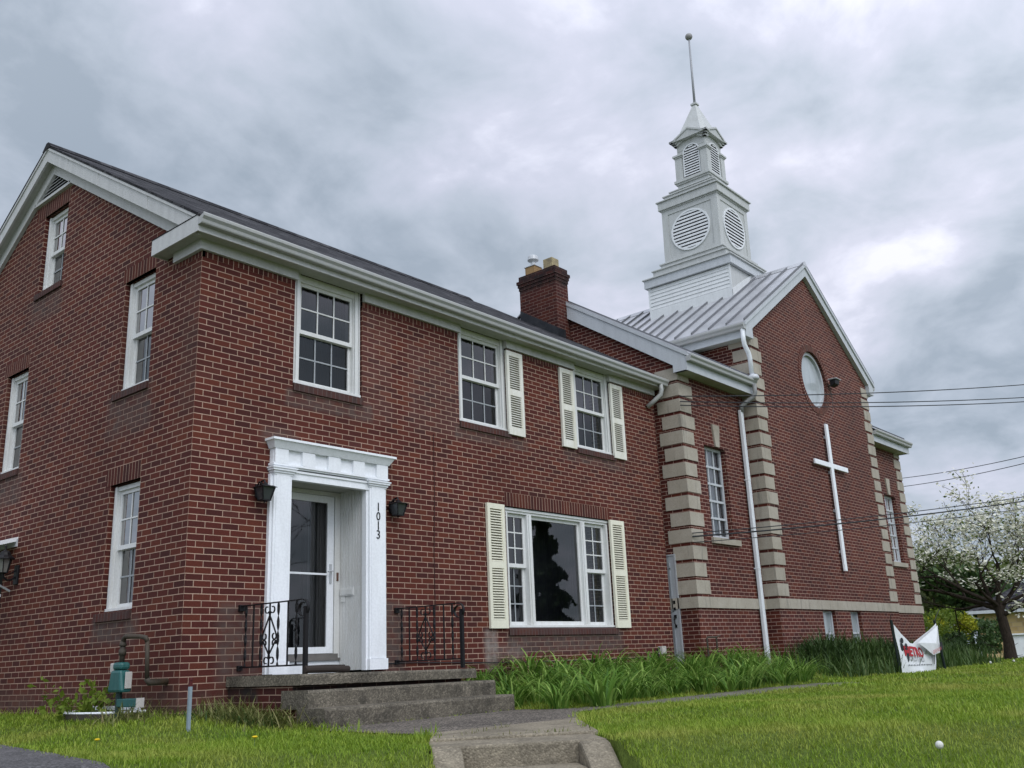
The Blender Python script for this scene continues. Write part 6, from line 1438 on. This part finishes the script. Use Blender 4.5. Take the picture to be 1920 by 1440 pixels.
# ================================================================== BANNER
BA, BB = np.array([13.62, -2.25]), np.array([15.86, -2.36])
bz = float(gz(14.6, -2.3)); BU = (BB-BA)/np.linalg.norm(BB-BA); BL = float(np.linalg.norm(BB-BA)); BN = np.array([BU[1], -BU[0]])   # BN points to the camera
if np.dot(BN, np.array([CAMPOS.x, CAMPOS.y])-BA) < 0: BN = -BN
def bpt(s, h, o=0.0):
    p = BA+BU*(s*BL)+BN*(o+0.03); return (p[0], p[1], bz+h)
t = thing('banner', 'white sagging vinyl banner with red lettering between two dark posts', 'banner', (BA[0], BA[1], bz))
m = MB(); a = bpt(0.0, -0.3, -0.03); b = bpt(-0.045, 0.98, -0.03); m.tube([a, b], 0.028, 8); m.build('post', post_dark, t)
m = MB(); a = bpt(1.03, -0.3, -0.03); b = bpt(0.93, 0.98, -0.03); m.tube([a, b], 0.028, 8); m.build('post', post_dark, t)
m = MB(); m.tube([bpt(0.93,0.95,-0.03), bpt(0.97,1.02,-0.03), bpt(1.03,1.08,-0.05), bpt(1.12,1.2,-0.05)], 0.007, 6); m.build('tie_cord', wire_m, t); m = MB(); m.tube([bpt(-0.04,0.93,-0.03), bpt(-0.06,1.0,-0.02), bpt(-0.07,1.08,0.0)], 0.005, 6); m.build('tie_cord', wire_m, t)
def topline(u):      # height of the upper edge for u in 0..1
    return float(np.interp(u, [0, 0.12, 0.32, 0.40, 0.55, 0.8, 1.0], [0.90, 0.73, 0.545, 0.535, 0.62, 0.78, 0.92]))
def bs(u, v):        # cloth surface: u across, v up 0..1
    h = v*topline(u); sl_ = 0.0+(-0.035)*v; sr = 0.735+(0.925-0.735)*(v**0.75)
    s = sl_+(sr-sl_)*u; o = 0.05*math.sin(u*5.0+v*2.0)*(1-abs(2*u-1))+0.03*math.sin(u*9+v*5)*v*(1-v)*2+0.05*math.sin(math.pi*u)*(1-v)
    return s, h, o
m = MB(); nu, nv = 40, 22; bidx = []
for j in range(nv+1):
    for i in range(nu+1): m.pts([bpt(*bs(i/nu, j/nv))])
for j in range(nv):
    for i in range(nu): q = j*(nu+1)+i; m.f.append((q, q+1, q+nu+2, q+nu+1))
sheet_o = m.build('banner_sheet', banner_w, t, smooth=True, recalc=False)
# the upper right part has flopped forward and hangs as a fold
fold = [(0.345,0.548,0.075),(0.93,0.875,0.02),(0.875,0.56,0.05),(0.83,0.43,0.08),(0.79,0.34,0.10),(0.62,0.30,0.10),(0.50,0.42,0.09)]
m = MB(); m.face([bpt(*p) for p in fold]); m.f = []; c = m.pts([bpt(0.70, 0.52, 0.13)])
for i in range(7): m.f.append((i, (i+1) % 7, c))
flap = m.build('folded_flap', banner_w, t, recalc=False)
def onb(x, y, o=0.012):      # lettering plane of the sheet: x across in metres from the left post, y height
    s = x/BL; tt = max(0.05, min(0.98, y/0.6)); u = min(1, max(0, (s+0.02)/0.80)); _, _, oo = bs(u, tt); return bpt(s, y, oo+o)
text_mesh('METRO', 0.29, 'red_lettering', ink_red, t, lambda x, y, q: onb(0.66+x*1.0, 0.375+y*0.85-0.055*x), bold=0.012)
text_mesh('WORLD CHILD', 0.13, 'grey_lettering', ink_grey, t, lambda x, y, q: onb(0.66+x*0.95, 0.245+y*1.0-0.05*x))
fl_ = lambda x, y: bpt(0.685+x/BL, 0.385+y+0.02*x, 0.125+0.02*math.cos(x*3))
text_mesh('GIVE NOW', 0.105, 'pink_lettering', ink_pink, t, lambda x, y, q: fl_(x*0.9, y*1.0+0.12*x))
m = MB(); rr = random.Random(9); x = 0.22
while x < 1.45:
    w = rr.uniform(0.03, 0.10); m.face([onb(x,0.142-0.02*x), onb(x+w,0.142-0.02*(x+w)), onb(x+w,0.162-0.02*(x+w)+rr.uniform(-0.004,0.012)), onb(x,0.16-0.02*x)]); x += w+rr.uniform(0.025, 0.05)
m.build('script_line', ink_grey, t, recalc=False)
def disc(m, x, y, r): m.face([onb(x+r*math.cos(2*math.pi*k/20), y+r*0.75*math.sin(2*math.pi*k/20)) for k in range(20)])
m = MB(); disc(m, 0.155, 0.60, 0.07); disc(m, 0.31, 0.505, 0.055)
for P in ([(0.07,0.56),(0.16,0.54),(0.22,0.47),(0.20,0.43),(0.10,0.40),(0.07,0.44)], [(0.18,0.43),(0.27,0.47),(0.36,0.45),(0.39,0.38),(0.30,0.22),(0.25,0.20),(0.27,0.37),(0.20,0.39)]): m.face([onb(*p) for p in P])
m.build('figure_emblem', ink_black, t, recalc=False)
m = MB(); m.face([fl_(0.18,0.13), fl_(0.30,0.16), fl_(0.36,0.06), fl_(0.30,-0.02)]); m.face([onb(1.58,0.42,0.05), onb(1.66,0.42,0.05), onb(1.56,0.12,0.03), onb(1.52,0.12,0.03)]); m.build('dark_print', ink_black, t, recalc=False)

# ================================================================== OVERHEAD WIRES
def wire(S, E, sag, r, label, ext=1.7, group='overhead wires', n=28):
    S, E = Vector(S), Vector(E); m = MB(); E2 = S+(E-S)*ext
    P = []
    for k in range(n+1):
        u = k/n; p = S+(E2-S)*u; p.z -= sag*4*u*(1-u)*ext; P.append(tuple(p))
    m.tube(P, r, 6); o = m.build('overhead_wire', wire_m, None, loc=tuple(S)); tag(o, label, 'wire', group)
def ray_at(px, py, D):
    d = f_ + r_*((px-960)/1788.615) - u_*((py-720)/1788.615); h = math.hypot(d.x, d.y); return CAMPOS + d*(D/h)
A0 = [(9.385,-0.52,4.90), (9.385,-0.52,4.80), (9.385,-0.52,4.73)]
for k, (py, lab) in enumerate(((706, 'topmost of the three wires ending under the house gutter'), (730, 'middle of the three wires ending under the house gutter'), (738, 'lowest of the three wires ending under the house gutter'))):
    wire(A0[k], ray_at(1920, py, 25), 0.12, 0.010, lab, group='service wires to the house gutter corner')
B0 = [(9.385,-0.52,2.43), (9.385,-0.52,2.37), (9.385,-0.52,2.27)]
for k, (py, lab) in enumerate(((918, 'topmost of the three wires crossing the cross at mid height'), (926, 'thickest of the three wires crossing the cross at mid height'), (940, 'lowest of the three wires crossing the cross at mid height'))):
    wire(B0[k], ray_at(1920, py, 25), 0.10, (0.009, 0.014, 0.007)[k], lab, group='service wires to the wing corner')
for (ya, yb, lab) in ((886, 838, 'upper of the two far wires right of the church eaves'), (903, 851, 'lower of the two far wires right of the church eaves')):
    wire(ray_at(1600, ya+18, 60), ray_at(1920, yb, 46), 0.3, 0.016, lab, ext=1.5, group='far wires right of the church')
for (ya, yb, lab) in ((1038, 1010, 'upper far wire behind the dogwood crown'), (1052, 1024, 'lower far wire behind the dogwood crown')):
    wire(ray_at(1650, ya, 70), ray_at(1920, yb, 60), 0.2, 0.018, lab, ext=1.4, group='far wires behind the dogwood')
